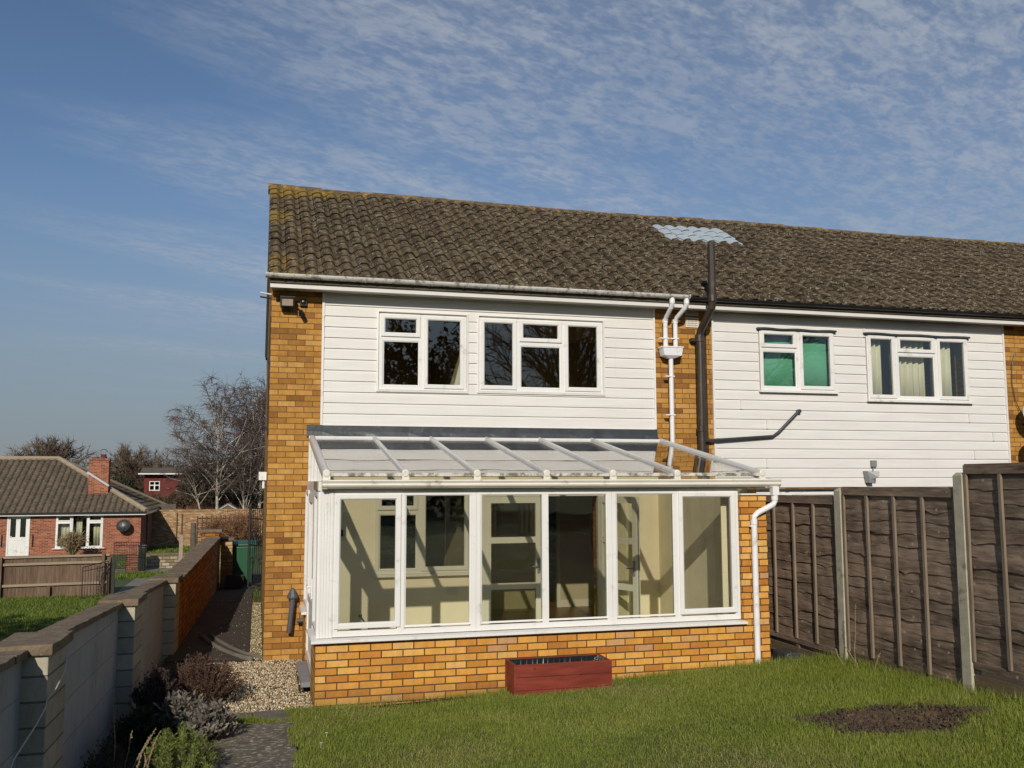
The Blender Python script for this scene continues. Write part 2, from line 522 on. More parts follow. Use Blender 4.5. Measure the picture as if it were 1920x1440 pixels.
M['cast_brown'] = plain('brown_pipe', (0.042, 0.029, 0.019), 0.42, 0.25, 5.0, dirt=(0.075, 0.060, 0.042), dirt_amt=0.3)
M['pipe_grey'] = plain('grey_pipe', (0.075, 0.075, 0.085), 0.45, 0.15, 6.0)
M['waste_dark'] = plain('dark_waste_pipe', (0.040, 0.043, 0.045), 0.45, 0.15, 6.0)
M['black'] = plain('black_plastic', (0.013, 0.013, 0.014), 0.35, 0.2, 9.0)
M['iron'] = plain('wrought_iron', (0.014, 0.012, 0.012), 0.5, 0.3, 12.0, dirt=(0.06, 0.03, 0.015), dirt_amt=0.2)
M['lamp_glass'] = plain('lamp_glass', (0.30, 0.24, 0.17), 0.08, 0.1, 9.0)
M['dimming_band'] = plain('dimming_band_dark', (0.035, 0.027, 0.018), 0.8, 0.2, 4.0)  # near-black for the added band below the glass roof
M['render'] = plain('cream_render', (0.80, 0.71, 0.47), 0.85, 0.05, 2.0, bumpd=0.002)
M['upvc_in'] = plain('inner_upvc', (0.70, 0.66, 0.50), 0.4, 0.04, 2.0)
M['plaster_dim'] = plain('room_plaster', (0.58, 0.48, 0.27), 0.9, 0.06, 2.0)
M['room_wall'] = plain('room_wall', (0.52, 0.45, 0.28), 0.9, 0.05, 2.0)
M['room_dark'] = plain('room_dark', (0.50, 0.40, 0.22), 0.9, 0.1, 2.0)
M['floor_wood'] = wood_mat('floor_boards', (0.10, 0.042, 0.012), (0.26, 0.12, 0.035), 'y', 0.6, 0.35)
M['tile_floor'] = plain('floor_tiles', (0.48, 0.41, 0.29), 0.45, 0.1, 4.0)
M['curtain'] = plain('curtain_cloth', (0.70, 0.68, 0.56), 0.9, 0.05, 4.0)
M['blind'] = plain('green_blind', (0.14, 0.46, 0.31), 0.75, 0.10, 2.5)
M['glass'] = glass_mat('window_glass', (0.92, 0.93, 0.89), 0.085)
M['glass_clear'] = glass_mat('conservatory_glass', (0.955, 0.965, 0.95), 0.075, wav=0.002, wscale=2.0)
M['glass_roof'] = glass_mat('roof_sheet', (0.83, 0.82, 0.79), 0.13, 0.010, wav=0.005, wscale=0.9)
M['clear_tile'] = plain('pale_plastic_tile', (0.40, 0.455, 0.49), 0.35, 0.06, 6.0)
M['stone_cap'] = plain('coping_stone', (0.165, 0.120, 0.075), 0.95, 0.32, 9.0, bumpd=0.010, bscale=45, dirt=(0.52, 0.46, 0.33), dirt_amt=0.06, dirt_scale=22)
M['concrete_post'] = plain('concrete_post', (0.42, 0.385, 0.285), 0.92, 0.12, 10.0, bumpd=0.004, bscale=110, dirt=(0.12, 0.12, 0.075), dirt_amt=0.2)
M['concrete_path'] = plain('path_concrete', (0.044, 0.033, 0.021), 0.95, 0.3, 3.0, bumpd=0.006, bscale=60, dirt=(0.20, 0.18, 0.13), dirt_amt=-0.06, dirt_scale=22)
M['slab'] = plain('paving_slab', (0.13, 0.115, 0.088), 0.92, 0.25, 4.0, bumpd=0.004, bscale=70)
M['path_lichen'] = plain('lichened_path', (0.115, 0.093, 0.063), 0.95, 0.35, 6.0, bumpd=0.006, bscale=70, dirt=(0.46, 0.42, 0.34), dirt_amt=0.36, dirt_scale=19)
M['soil'] = plain('dark_soil', (0.052, 0.033, 0.020), 0.98, 0.5, 14.0, bumpd=0.03, bscale=40, dirt=(0.13, 0.10, 0.05), dirt_amt=0.15)
M['earth'] = plain('crumbly_earth', (0.085, 0.053, 0.031), 0.98, 0.6, 16.0, bumpd=0.04, bscale=35, dirt=(0.20, 0.15, 0.08), dirt_amt=0.12, dirt_scale=10)
M['planter_red'] = wood_mat('red_stained_wood', (0.10, 0.016, 0.010), (0.31, 0.060, 0.034), 'x', 0.6, 0.6, knots=(0.10, 0.016, 0.010), bumpd=0.002)
M['liner'] = plain('black_liner', (0.012, 0.012, 0.013), 0.18, 0.1, 9.0)
M['fence_brown'] = wood_mat('fence_boards', (0.042, 0.028, 0.020), (0.36, 0.265, 0.190), 'y', 0.8, 0.62, knots=(0.42, 0.33, 0.25), bumpd=0.006)
M['fence_batten'] = wood_mat('fence_batten', (0.13, 0.098, 0.072), (0.30, 0.235, 0.17), 'z', 0.8, 0.85)
M['fence_base'] = wood_mat('fence_base', (0.085, 0.062, 0.034), (0.20, 0.155, 0.085), 'y', 0.8, 0.9)
M['old_fence'] = wood_mat('old_timber', (0.085, 0.052, 0.034), (0.23, 0.155, 0.105), 'z', 0.5, 0.9)
M['old_rail'] = wood_mat('old_rail', (0.23, 0.18, 0.12), (0.38, 0.31, 0.22), 'x', 0.6, 0.9)
M['bin_green'] = plain('green_bin', (0.022, 0.095, 0.045), 0.45, 0.08, 4.0)
M['bark_birch'] = plain('birch_bark', (0.42, 0.37, 0.29), 0.85, 0.3, 8.0, dirt=(0.06, 0.045, 0.035), dirt_amt=0.15, dirt_scale=4)
M['bark_grey'] = plain('grey_bark', (0.11, 0.085, 0.060), 0.9, 0.3, 6.0)
M['twig_birch'] = plain('birch_twigs', (0.095, 0.066, 0.055), 0.9, 0.25, 3.0)
M['twig_purple'] = plain('purple_twigs', (0.085, 0.045, 0.036), 0.9, 0.25, 3.0)
M['twig_brown'] = plain('brown_twigs', (0.105, 0.072, 0.044), 0.9, 0.3, 2.0)
M['twig_red'] = plain('russet_twigs', (0.19, 0.095, 0.045), 0.9, 0.3, 3.0)
M['twig_tan'] = plain('tan_twigs', (0.24, 0.17, 0.085), 0.9, 0.3, 3.0)
M['evergreen'] = leaf_mat('evergreen_leaves', [(0, (0.010, 0.014, 0.005)), (0.6, (0.030, 0.034, 0.012)), (1, (0.065, 0.062, 0.022))], 0.7, 0.1)
M['scrub'] = leaf_mat('brown_scrub', [(0, (0.035, 0.024, 0.013)), (0.6, (0.075, 0.052, 0.028)), (1, (0.13, 0.09, 0.05))], 0.8, 0.1)
M['grass'] = leaf_mat('grass_blades', [(0.0, (0.095, 0.130, 0.014)), (0.38, (0.195, 0.250, 0.032)), (0.68, (0.30, 0.335, 0.062)), (0.85, (0.42, 0.40, 0.14)), (1, (0.58, 0.50, 0.27))], 0.5, 0.35, pn=0.5)
M['grass_far'] = leaf_mat('far_grass_blades', [(0.0, (0.065, 0.100, 0.010)), (0.6, (0.15, 0.215, 0.025)), (1, (0.25, 0.28, 0.055))], 0.5, 0.3)
M['turf'] = plain('turf_ground', (0.075, 0.085, 0.018), 0.95, 0.35, 2.5, bumpd=0.03, bscale=30, dirt=(0.06, 0.045, 0.02), dirt_amt=0.15, dirt_scale=3)
M['field'] = plain('field_ground', (0.052, 0.078, 0.014), 0.95, 0.4, 0.25, bumpd=0.05, bscale=8, dirt=(0.10, 0.085, 0.04), dirt_amt=0.1, dirt_scale=0.3)
M['road'] = plain('old_path', (0.20, 0.175, 0.135), 0.93, 0.15, 1.2, bumpd=0.004, bscale=40)
M['steel'] = plain('grey_steel', (0.22, 0.22, 0.23), 0.4, 0.1, 6.0)
M['dish_dark'] = plain('dark_dish', (0.030, 0.028, 0.027), 0.4, 0.1, 6.0)
M['dish_pale'] = plain('pale_dish', (0.45, 0.46, 0.48), 0.4, 0.05, 4.0)
M['wire'] = plain('bare_wire', (0.45, 0.43, 0.38), 0.5, 0.1, 9.0)
M['stalk'] = plain('dry_stalk', (0.30, 0.22, 0.13), 0.9, 0.25, 30.0)

M['brick_cons'] = brick_mat('golden_brick', [(0, (0.40, 0.155, 0.028)), (0.3, (0.54, 0.245, 0.046)), (0.7, (0.62, 0.315, 0.070)), (0.9, (0.64, 0.37, 0.115)), (1, (0.46, 0.25, 0.12))],
                            (0.088, 0.053, 0.019), mt=0.011, zoff=0.035, uoff=0.004, inbrick=0.24, bumpd=0.006, splash=(0.02, 0.26))
M['brick_house'] = brick_mat('ochre_brick', [(0, (0.19, 0.080, 0.021)), (0.14, (0.29, 0.132, 0.030)), (0.4, (0.385, 0.188, 0.040)), (0.75, (0.44, 0.223, 0.052)), (1, (0.48, 0.265, 0.080))],
                             (0.155, 0.085, 0.030), mt=0.008, zoff=0.066, uoff=0.49, inbrick=0.30, stain=((0.19, 0.105, 0.035), 0.55))
M['brick_buff'] = brick_mat('garden_ochre_brick', [(0, (0.22, 0.075, 0.015)), (0.5, (0.36, 0.14, 0.026)), (1, (0.44, 0.20, 0.045))], (0.10, 0.06, 0.03), mt=0.012, inbrick=0.25, bumpd=0.012)
M['brick_red'] = brick_mat('red_brick', [(0, (0.17, 0.045, 0.026)), (0.5, (0.27, 0.075, 0.040)), (1, (0.36, 0.125, 0.070))], (0.42, 0.28, 0.18), mt=0.013, inbrick=0.2)
M['brick_darkred'] = brick_mat('dark_red_brick', [(0, (0.11, 0.018, 0.015)), (1, (0.16, 0.034, 0.027))], (0.16, 0.06, 0.05), mt=0.010, inbrick=0.2)
M['brick_tan'] = brick_mat('tan_brick', [(0, (0.26, 0.13, 0.06)), (0.5, (0.36, 0.22, 0.11)), (1, (0.50, 0.36, 0.20))], (0.20, 0.13, 0.07), mt=0.014, inbrick=0.25)
M['block'] = brick_mat('concrete_block', [(0, (0.37, 0.38, 0.36)), (1, (0.43, 0.43, 0.405))], (0.32, 0.32, 0.30), bw=0.45, bh=0.31, mt=0.010, zoff=0.06, inbrick=0.14, bumpd=0.003, stain=((0.25, 0.24, 0.205), 0.6))
M['block_pier'] = brick_mat('pier_block', [(0, (0.36, 0.33, 0.25)), (1, (0.46, 0.42, 0.31))], (0.22, 0.20, 0.16), bw=40.0, bh=0.155, mt=0.012, zoff=0.02, uoff=20.0, inbrick=0.25, bumpd=0.012, stain=((0.20, 0.17, 0.11), 0.6))
M['rubble'] = brick_mat('walling_stone', [(0, (0.17, 0.13, 0.08)), (0.5, (0.27, 0.22, 0.14)), (1, (0.42, 0.36, 0.25))], (0.12, 0.09, 0.06), bw=0.30, bh=0.13, mt=0.02, inbrick=0.3, bumpd=0.03)
COSL = 1 / math.sqrt(1 + 0.36)
M['roof'] = roof_mat('roof_tiles', 0.24, 0.315, -0.36, COSL, [(0, (0.080, 0.056, 0.031)), (0.5, (0.118, 0.084, 0.048)), (1, (0.155, 0.114, 0.066))], (0.42, 0.37, 0.28), (0.27, 0.175, 0.035), True, (-0.6, 2.3, 7.0), (0.24, 0.12 + 0.25, 0.22, 0.6))
M['ridge'] = plain('ridge_tiles', (0.13, 0.092, 0.048), 0.95, 0.35, 9.0, bumpd=0.02, bscale=40, dirt=(0.40, 0.215, 0.03), dirt_amt=0.36, dirt_scale=9)
M['roof_far'] = roof_mat('far_roof_tiles', 0.30, 0.33, 37.6, 0.88, [(0, (0.10, 0.076, 0.050)), (1, (0.16, 0.122, 0.084))], (0.34, 0.29, 0.21), None, valley=(0.30, 0.5, 0.30, 0.75))  # rib shade painted into the troughs so the ribs read
M['roof_plain'] = plain('old_tiles', (0.10, 0.082, 0.06), 0.95, 0.25, 2.0, bumpd=0.03, bscale=8)


def clad_mat():
    m, nt, p = new_mat('white_boards')
    pos = geo(nt); x, y, z = sep(pos)
    row = (z / 0.1475).floor()
    n = noise(comb(nt, x * 0.25, row * 3.7, z * 2.0), 5, 5, 0.6)
    c = ramp(n, [(0.3, (0.65, 0.625, 0.585)), (0.7, (0.73, 0.705, 0.665))])
    drip = noise(comb(nt, x * 6.0, 0.0, z * 0.35), 3.0, 5, 0.65).smooth(0.55, 0.85)
    c = mixc(drip * 0.30, c, (0.44, 0.405, 0.34))
    setin(nt, p, 'Base Color', c); p.inputs['Roughness'].default_value = 0.45
    p.inputs['Specular IOR Level'].default_value = 0.35
    bump(nt, p, noise(comb(nt, x * 0.6, y, z * 9.0), 9, 3), 0.0012)
    return m
M['clad'] = clad_mat()


def gravel_mat():
    m, nt, p = new_mat('gravel_stones')
    c = ramp(geo(nt, 'Random Per Island'), [(0, (0.11, 0.07, 0.035)), (0.25, (0.34, 0.235, 0.12)), (0.6, (0.52, 0.40, 0.235)), (0.85, (0.66, 0.56, 0.39)), (1, (0.80, 0.76, 0.66))])
    setin(nt, p, 'Base Color', c); p.inputs['Roughness'].default_value = 0.8
    return m
M['gravel'] = gravel_mat()
# ------------------------------------------------------------------ ground
def terr(x, y):
    f = np.interp(y, [-400, -30, -12, 8, 15, 19, 30, 40, 3000], [0.5, 0.5, 0.38, -0.9, -1.15, -1.2, -1.28, -1.35, -1.35])
    if x > -1.88 and x < 60 and -19 < y < 12: f -= 0.75
    return float(f)
def lawn_z(x, y): return 0.03 + 0.028 * max(0.0, x) + 0.045 * max(0.0, -2.85 - y)
def bed_z(x, y): return 0.02 + 0.045 * max(0.0, -2.85 - y)

xs = sorted(set([-900, -500, -300, -180, -120, -90, -70, -50] + [q * 1.0 for q in range(-40, -1)] + [-1.95, -1.8, 6, 20, 40, 59.9, 60.1, 90, 150, 300, 500, 900]))
ys = sorted(set([-400, -200, -100, -60, -40, -30, -24, -19.1, -18.9] + [q * 1.0 for q in range(-18, 12)] + [11.95, 12.05] + [q * 1.0 for q in range(13, 60, 2)] + [70, 90, 120, 170, 250, 400, 700, 1200, 2500]))
mb = MB()
for y in ys:
    for x in xs: mb.v.append((x, y, terr(x, y)))
nx_ = len(xs)
for j in range(len(ys) - 1):
    for i in range(nx_ - 1):
        a = j * nx_ + i; mb.f.append((a, a + 1, a + nx_ + 1, a + nx_)); mb.m.append(0)
mb.build('ground', M['field'], kind='structure', smooth=True)

def sheet(name, x0, x1, y0, y1, zf, mat, nx=12, ny=12, dz=0.0, edge=None):
    mb = MB()
    for j in range(ny + 1):
        for i in range(nx + 1):
            x, y = x0 + (x1 - x0) * i / nx, y0 + (y1 - y0) * j / ny
            if edge: x, y = edge(x, y, i, j, nx, ny)
            mb.v.append((x, y, zf(x, y) + dz))
    for j in range(ny):
        for i in range(nx):
            a = j * (nx + 1) + i; mb.f.append((a, a + 1, a + nx + 2, a + nx + 1)); mb.m.append(0)
    return mb.build(name, mat, kind='structure', smooth=True)

sheet('garden_ground', -1.72, 45, -18, 12, lambda x, y: bed_z(x, y) - 0.03, M['soil'], 60, 60)
def ledge(x, y, i, j, nx, ny):
    if i == 0: x += 0.035 * math.sin(y * 5.1) + 0.03 * math.sin(y * 13.7 + 1)
    if j == ny: y += 0.03 * math.sin(x * 4.3) - (0.34 * math.exp(-(x - 0.95) ** 2 / 0.6))
    return x, y
sheet('lawn', -0.26, 5.98, -18, -2.84, lawn_z, M['turf'], 60, 90, 0.0, ledge)
sheet('garden_path', -0.92, -0.24, -18, -3.22, lambda x, y: bed_z(x, y) - 0.008, M['path_lichen'], 6, 40)
for i, (a, b) in enumerate(((-1.30, -0.60), (-0.594, 0.055))):
    mb = MB(); mb.box(a, b, -3.21, -2.86, -0.04, 0.035 + 0.004 * i)
    mb.build('edging_slab', M['slab'], bevel=0.008, kind='structure')
mb = MB(); mb.box(-1.70, -0.66, 0.25, 8.2, -0.05, 0.018)
mb.build('passage_path', M['concrete_path'], bevel=0.01, kind='structure')
mb = MB()
kp = [(-1.36, 2.1), (-1.20, 1.45), (-1.02, 0.85), (-0.84, 0.40), (-0.63, 0.05)]
mb.tube([(x, y, 0.02) for x, y in kp], 0.035, 8); mb.tube([(x + 0.13, y + 0.10, 0.015) for x, y in kp], 0.03, 8)
mb.build('path_kerb', M['slab'], smooth=True, kind='structure')
sheet('gravel_bed', -1.70, 0.0, -2.86, 0.26, lambda x, y: 0.0, M['soil'], 4, 6, -0.006)
# footpaths of the neighbouring gardens
sheet('footpath', -4.85, -1.80, 18.1, 24.2, terr, M['road'], 8, 10, 0.015)
sheet('footpath', -7.4, -1.80, 26.3, 28.6, terr, M['road'], 10, 6, 0.015)
# bare earth patch in the lawn
rng = np.random.default_rng(5)
mb = MB()
ec = (4.66, -5.72); nrad, nring = 40, 9
for k in range(nring + 1):
    for j in range(nrad):
        t = 2 * math.pi * j / nrad
        wob = 1 + 0.16 * math.sin(3 * t + 1) + 0.10 * math.sin(5 * t + 2) + 0.05 * math.sin(11 * t)
        rr = wob * k / nring
        x, y = ec[0] + 0.80 * rr * math.cos(t) + 0.08 * rr * math.sin(2 * t), ec[1] + 0.50 * rr * math.sin(t)
        q = k / nring
        mb.v.append((x, y, lawn_z(x, y) + 0.004 + (1 - q * q) * (0.014 + 0.018 * rng.normal()) * (q < 0.97)))
for k in range(nring):
    for j in range(nrad):
        a, b = k * nrad + j, k * nrad + (j + 1) % nrad
        mb.f.append((a, b, b + nrad, a + nrad)); mb.m.append(0)
mb.build('earth_patch', M['earth'], kind='structure')

# ------------------------------------------------------------------ house building blocks
YR, ZR, SL = -0.36, 4.964, 0.6
def rp(x, d, h):
    """point on the rear roof slope: d along the slope from the eaves, h above it"""
    y = YR + d * COSL; z = ZR + SL * d * COSL
    lift = 0.05 * math.exp(-max(0.0, x + 0.55) / 0.9) * (d / 4.9) ** 2 + 0.012 * math.sin(x * 0.9) * (d / 4.9)
    return (x, y - h * SL * COSL, z + h * COSL + lift)

def tile(mb, x, d0, pw, g, rr):
    n = 8; j = rr.uniform(-0.004, 0.004); tl = rr.uniform(-0.003, 0.003)
    o = len(mb.v)
    for (d, hb) in ((d0 + 0.03, -0.034), (d0 - 0.012, -0.010), (d0 - 0.012, 0.003), (d0 + 0.02, 0.006), (d0 + g, -0.024)):
        for i in range(n + 1):
            t = i / n
            w = 0.034 * math.sin(2 * math.pi * (t - 0.12)) + 0.011 * math.sin(4 * math.pi * t + 0.5)
            mb.v.append(rp(x + pw * t * 0.965, d, 0.034 + w + hb + j + tl * t))
    for k in range(4):
        for i in range(n):
            a = o + k * (n + 1) + i
            mb.f.append((a, a + 1, a + n + 2, a + n + 1)); mb.m.append(mb.cur)

def tiled_roof(parent, x0, cols, rows, skip=(), seed=1):
    rr = random.Random(seed); mb = MB(); pw, g = 0.24, 0.315
    for c in range(cols):
        for r in range(rows):
            if (c, r) not in skip: tile(mb, x0 + c * pw, r * g, pw, g, rr)
    return mb.build('roof', M['roof'], parent)

def ridge_tiles(parent, roof, x0, x1):
    mb = MB(); x = x0; rr = random.Random(int(x0 * 10) + 3)
    while x < x1 - 0.05:
        L = min(0.45, x1 - x)
        c0, c1 = rp(x, 4.70, 0.0), rp(x + L, 4.70, 0.0)
        dz = rr.uniform(-0.006, 0.010)
        pts = []
        for k, c in enumerate((c0, c1)):
            for j in range(9):
                t = math.pi * j / 8
                pts.append((x + (L + 0.012) * k, 3.72 - 0.155 * math.cos(t), c[2] - 0.095 + 0.145 * math.sin(t) ** 0.8 + dz + 0.006 * k))
        o = len(mb.v); mb.v += pts
        for j in range(8): mb.f.append((o + j, o + j + 1, o + 10 + j, o + 9 + j)); mb.m.append(0)
        mb.f.append(tuple(o + j for j in range(9))); mb.m.append(0)
        mb.f.append(tuple(o + 9 + j for j in range(9))[::-1]); mb.m.append(0)
        x += 0.45
    b = mb.build('ridge', M['ridge'], roof)
    return b

def boards(mb, x0, x1, z0, z1, y, holes, p=0.1475):
    z = z0
    prof = [(0.0, -0.0205), (0.118, -0.0135), (0.1475, -0.003)]
    def py(t):
        for (a, ya), (b, yb) in zip(prof, prof[1:]):
            if t <= b: return ya + (yb - ya) * (t - a) / (b - a)
        return prof[-1][1]
    while z < z1 - 0.01:
        ze = min(z + p, z1)
        cuts = sorted({0.0, 0.118, ze - z, *[h[k] - z for h in holes for k in (2, 3) if z < h[k] < ze]})
        cuts = [c for c in cuts if c <= ze - z + 1e-6]
        for a, b in zip(cuts, cuts[1:]):
            zm = z + (a + b) / 2
            segs = [(x0, x1)]
            for h in holes:
                if h[2] < zm < h[3]:
                    ns = []
                    for s0, s1 in segs:
                        if h[0] > s0: ns.append((s0, min(s1, h[0])))
                        if h[1] < s1: ns.append((max(s0, h[1]), s1))
                    segs = [q for q in ns if q[1] - q[0] > 1e-3]
            for s0, s1 in segs:
                mb.quad((s0, y + py(a), z + a), (s1, y + py(a), z + a), (s1, y + py(b - 1e-6), z + b), (s0, y + py(b - 1e-6), z + b))
                if a == 0.0:
                    mb.quad((s0, y - 0.001, z), (s1, y - 0.001, z), (s1, y + py(0), z), (s0, y + py(0), z))
        z = ze
    return mb

def xf(mb, fn):
    mb.v = [fn(p) for p in mb.v]; return mb

def window(parent, x0, x1, z0, z1, yf, mull, trans, lights, fm, gm, tf=None, trim=0.0, sill=None, fw=0.048, name='window', handle=True):
    """frame mesh under parent; sashes and panes under the frame"""
    mb = MB()
    mb.ring(x0, x1, z0, z1, [(0, yf + 0.07), (0, yf), (fw, yf), (fw + 0.008, yf + 0.012), (fw + 0.008, yf + 0.07)])
    if trim: mb.ring(x0 - trim, x1 + trim, z0 - trim, z1 + trim, [(0, yf + 0.06), (0, yf - 0.03), (trim - 0.012, yf - 0.034), (trim - 0.002, yf + 0.004), (trim - 0.002, yf + 0.06)])
    for (x, a, b) in mull: mb.box(x - 0.036, x + 0.036, yf + 0.0015, yf + 0.068, a, b)
    for (z, a, b) in trans: mb.box(a, b, yf + 0.0025, yf + 0.067, z - 0.034, z + 0.034)
    if sill: mb.box(x0 - sill[1], x1 + sill[1], yf - sill[0], yf + 0.06, z0 - trim - 0.035, z0 - trim - 0.001)
    if tf: xf(mb, tf)
    fr = mb.build(name, fm, parent)
    for (xa, xb, za, zb, kind) in lights:
        sb = MB()
        if kind == 's':
            sb.ring(xa, xb, za, zb, [(0, yf + 0.02), (0, yf - 0.014), (0.006, yf - 0.018), (0.044, yf - 0.018), (0.058, yf - 0.004), (0.058, yf + 0.03)])
            gi = 0.05
        else:
            sb.ring(xa, xb, za, zb, [(0, yf + 0.03), (0, yf + 0.003), (0.018, yf + 0.011), (0.018, yf + 0.03)])
            gi = 0.012
        if tf: xf(sb, tf)
        sb.build('sash' if kind == 's' else 'bead', fm, fr)
        gb = MB(); gb.box(xa + gi, xb - gi, yf + 0.014, yf + 0.020, za + gi, zb - gi)
        if tf: xf(gb, tf)
        gb.build('pane', gm, fr)
    return fr

def half_round(mb, x0, x1, yc, zt, r):
    pts = [(yc + r * math.cos(math.pi + math.pi * k / 12), zt + r * math.sin(math.pi + math.pi * k / 12)) for k in range(13)]
    inn = [(yc + (r - 0.005) * math.cos(2 * math.pi - math.pi * k / 12), zt + (r - 0.005) * math.sin(2 * math.pi - math.pi * k / 12)) for k in range(13)]
    mb.extr(pts + inn, 'x', x0, x1)

def gutter(parent, x0, x1, yc, zt, r, mat, marks, joints=(), cap0=False, cap1=False):
    mb = MB(); half_round(mb, x0, x1, yc, zt, r)
    for f, x in ((cap0, x0), (cap1, x1)):
        if f: mb.extr([(yc + r * 1.12 * math.cos(math.pi + math.pi * k / 12), zt + 0.004 + r * 1.12 * math.sin(math.pi + math.pi * k / 12)) for k in range(13)], 'x', x - 0.018, x + 0.018)
    g = mb.build('gutter', mat, parent, smooth=False)
    for x in marks:
        b = MB()
        b.tube([(x, yc - r * 1.06 * math.cos(t), zt - r * 1.06 * math.sin(t) + 0.002) for t in [math.pi * k / 10 for k in range(11)]], 0.007, 6)
        b.box(x - 0.016, x + 0.016, yc + r + 0.002, yc + r + 0.03, zt - 0.07, zt)
        b.build('gutter_bracket', mat, g)
    for x in joints:
        b = MB(); half_round(b, x - 0.055, x + 0.055, yc, zt + 0.003, r * 1.12); b.build('gutter_joint', mat, g)
    return g

def collar(mb, p, r, h=0.06):
    mb.lathe([(r, 0), (r * 1.18, 0.004), (r * 1.18, h), (r, h + 0.004)], p, 14)

# ------------------------------------------------------------------ end house
W1 = (0.950, 2.165, 3.550, 4.610); W2 = (2.357, 4.204, 3.560, 4.612)
RW = (0.925, 2.235, 1.060, 2.220); DO = (2.405, 4.140, 0.13, 2.120)
h1 = thing('brick_house', 'yellow-brown brick end house with white boarded upper storey above the glass lean-to', 'house', (2.5, 3.6, 0))
mb = MB()
mb.wall(-0.49, 5.5, -0.25, 4.90, 0.0, 0.28, [W1, W2, RW, DO])
mb.box(-0.49, -0.21, 0.28, 7.20, -0.25, 4.90)
mb.box(-0.49, 5.5, 7.20, 7.48, -0.25, 4.90)
mb.box(5.32, 5.5, 0.28, 7.20, -0.25, 4.90)
mb.extr([(0.0, 4.90), (7.48, 4.90), (3.72, 7.22)], 'x', -0.49, -0.25)
mb.build('wall', M['brick_house'], h1)
mb = MB(); mb.wall(0.06, 5.055, 0.10, 2.36, -0.014, -0.001, [RW, DO]); mb.build('rendered_wall', M['render'], h1)
mb = MB(); mb.box(0.06, 5.055, -0.020, -0.001, 2.3605, 2.86); mb.build('dimming_band', M['dimming_band'], h1)  # added dark band, keeps the view through the glass roof dim
mb = MB(); mb.box(-0.21, 5.32, 0.28, 7.2, 0.02, 0.13); mb.build('ground_floor', M['floor_wood'], h1)
mb = MB(); mb.box(-0.21, 5.32, 0.28, 7.2, 2.42, 2.62); mb.build('upper_floor', M['room_dark'], h1)
mb = MB(); mb.box(-0.21, 5.32, 0.28, 7.2, 4.82, 4.89); mb.build('ceiling', M['plaster_dim'], h1)
mb = MB(); mb.box(4.44, 5.32, 2.90, 3.02, 0.13, 2.42); mb.box(2.33, 4.16, 2.90, 3.02, 0.13, 2.42); mb.build('partition', M['room_wall'], h1)
mb = MB(); mb.box(4.452, 5.31, 2.885, 2.899, 0.131, 0.25); mb.box(4.415, 4.475, 2.875, 2.899, 0.131, 2.2); mb.build('skirting', M['upvc_in'], h1)
mb = MB(); mb.box(2.25, 2.33, 0.28, 3.4, 0.13, 2.42); mb.box(2.22, 2.30, 0.28, 3.6, 2.62, 4.82); mb.box(-0.21, 2.22, 3.0, 3.1, 2.62, 4.82); mb.box(2.30, 5.32, 3.4, 3.5, 2.62, 4.82); mb.build('partition', M['plaster_dim'], h1)
# upper boarding
HB = [(0.917, 2.197, 3.518, 4.641), (2.326, 4.235, 3.528, 4.643)]
mb = MB(); boards(mb, 0.196, 5.020, 3.062, 4.85, 0.0, HB); mb.build('cladding', M['clad'], h1)
for bx in ((0.176, 0.207, -0.033, 0.0, 3.05, 4.845), (5.010, 5.036, -0.033, 0.0, 3.05, 4.845), (0.207, 5.010, -0.030, -0.001, 3.046, 3.062)):
    mb = MB(); mb.box(*bx); mb.build('edge_trim', M['upvc'], h1)
yf = -0.006
window(h1, *W1, yf, [(1.545, 3.6, 4.56)], [(4.264, 1.0, 1.52)],
       [(0.975, 1.518, 4.285, 4.588, 's'), (1.003, 1.512, 3.602, 4.232, 'f'), (1.572, 2.142, 3.576, 4.588, 's')], M['upvc'], M['glass'], trim=0.034)
window(h1, *W2, yf, [(2.925, 3.6, 4.56), (3.605, 3.6, 4.56)], [(4.258, 2.95, 3.58)],
       [(2.380, 2.905, 3.586, 4.588, 's'), (2.950, 3.582, 4.280, 4.588, 's'), (2.960, 3.570, 3.612, 4.226, 'f'), (3.628, 4.180, 3.586, 4.588, 's')], M['upvc'], M['glass'], trim=0.034)
mb = MB(); mb.add([(2.02, 0.12, 3.6), (2.18, 0.12, 3.6), (2.18, 0.16, 3.6), (2.02, 0.16, 3.6), (2.17, 0.12, 4.25), (2.19, 0.12, 4.25), (2.19, 0.16, 4.25), (2.17, 0.16, 4.25)], [(0, 1, 5, 4), (1, 2, 6, 5), (2, 3, 7, 6), (3, 0, 4, 7), (4, 5, 6, 7), (0, 3, 2, 1)]); tag(mb.build('curtain', M['curtain'], origin=(2.1, 0.14, 3.6)), 'pale curtain edge drawn aside in the upper two-light window of the boarded end house', 'curtain')
# old rear window, now inside the lean-to
window(h1, *RW, -0.03, [(1.527, 1.1, 2.17)], [(1.892, 0.96, 1.50)],
       [(0.955, 1.500, 1.912, 2.195, 's'), (0.978, 1.492, 1.115, 1.860, 'f'), (1.555, 2.205, 1.090, 2.195, 's')], M['upvc_in'], M['glass'], sill=(0.06, 0.03))
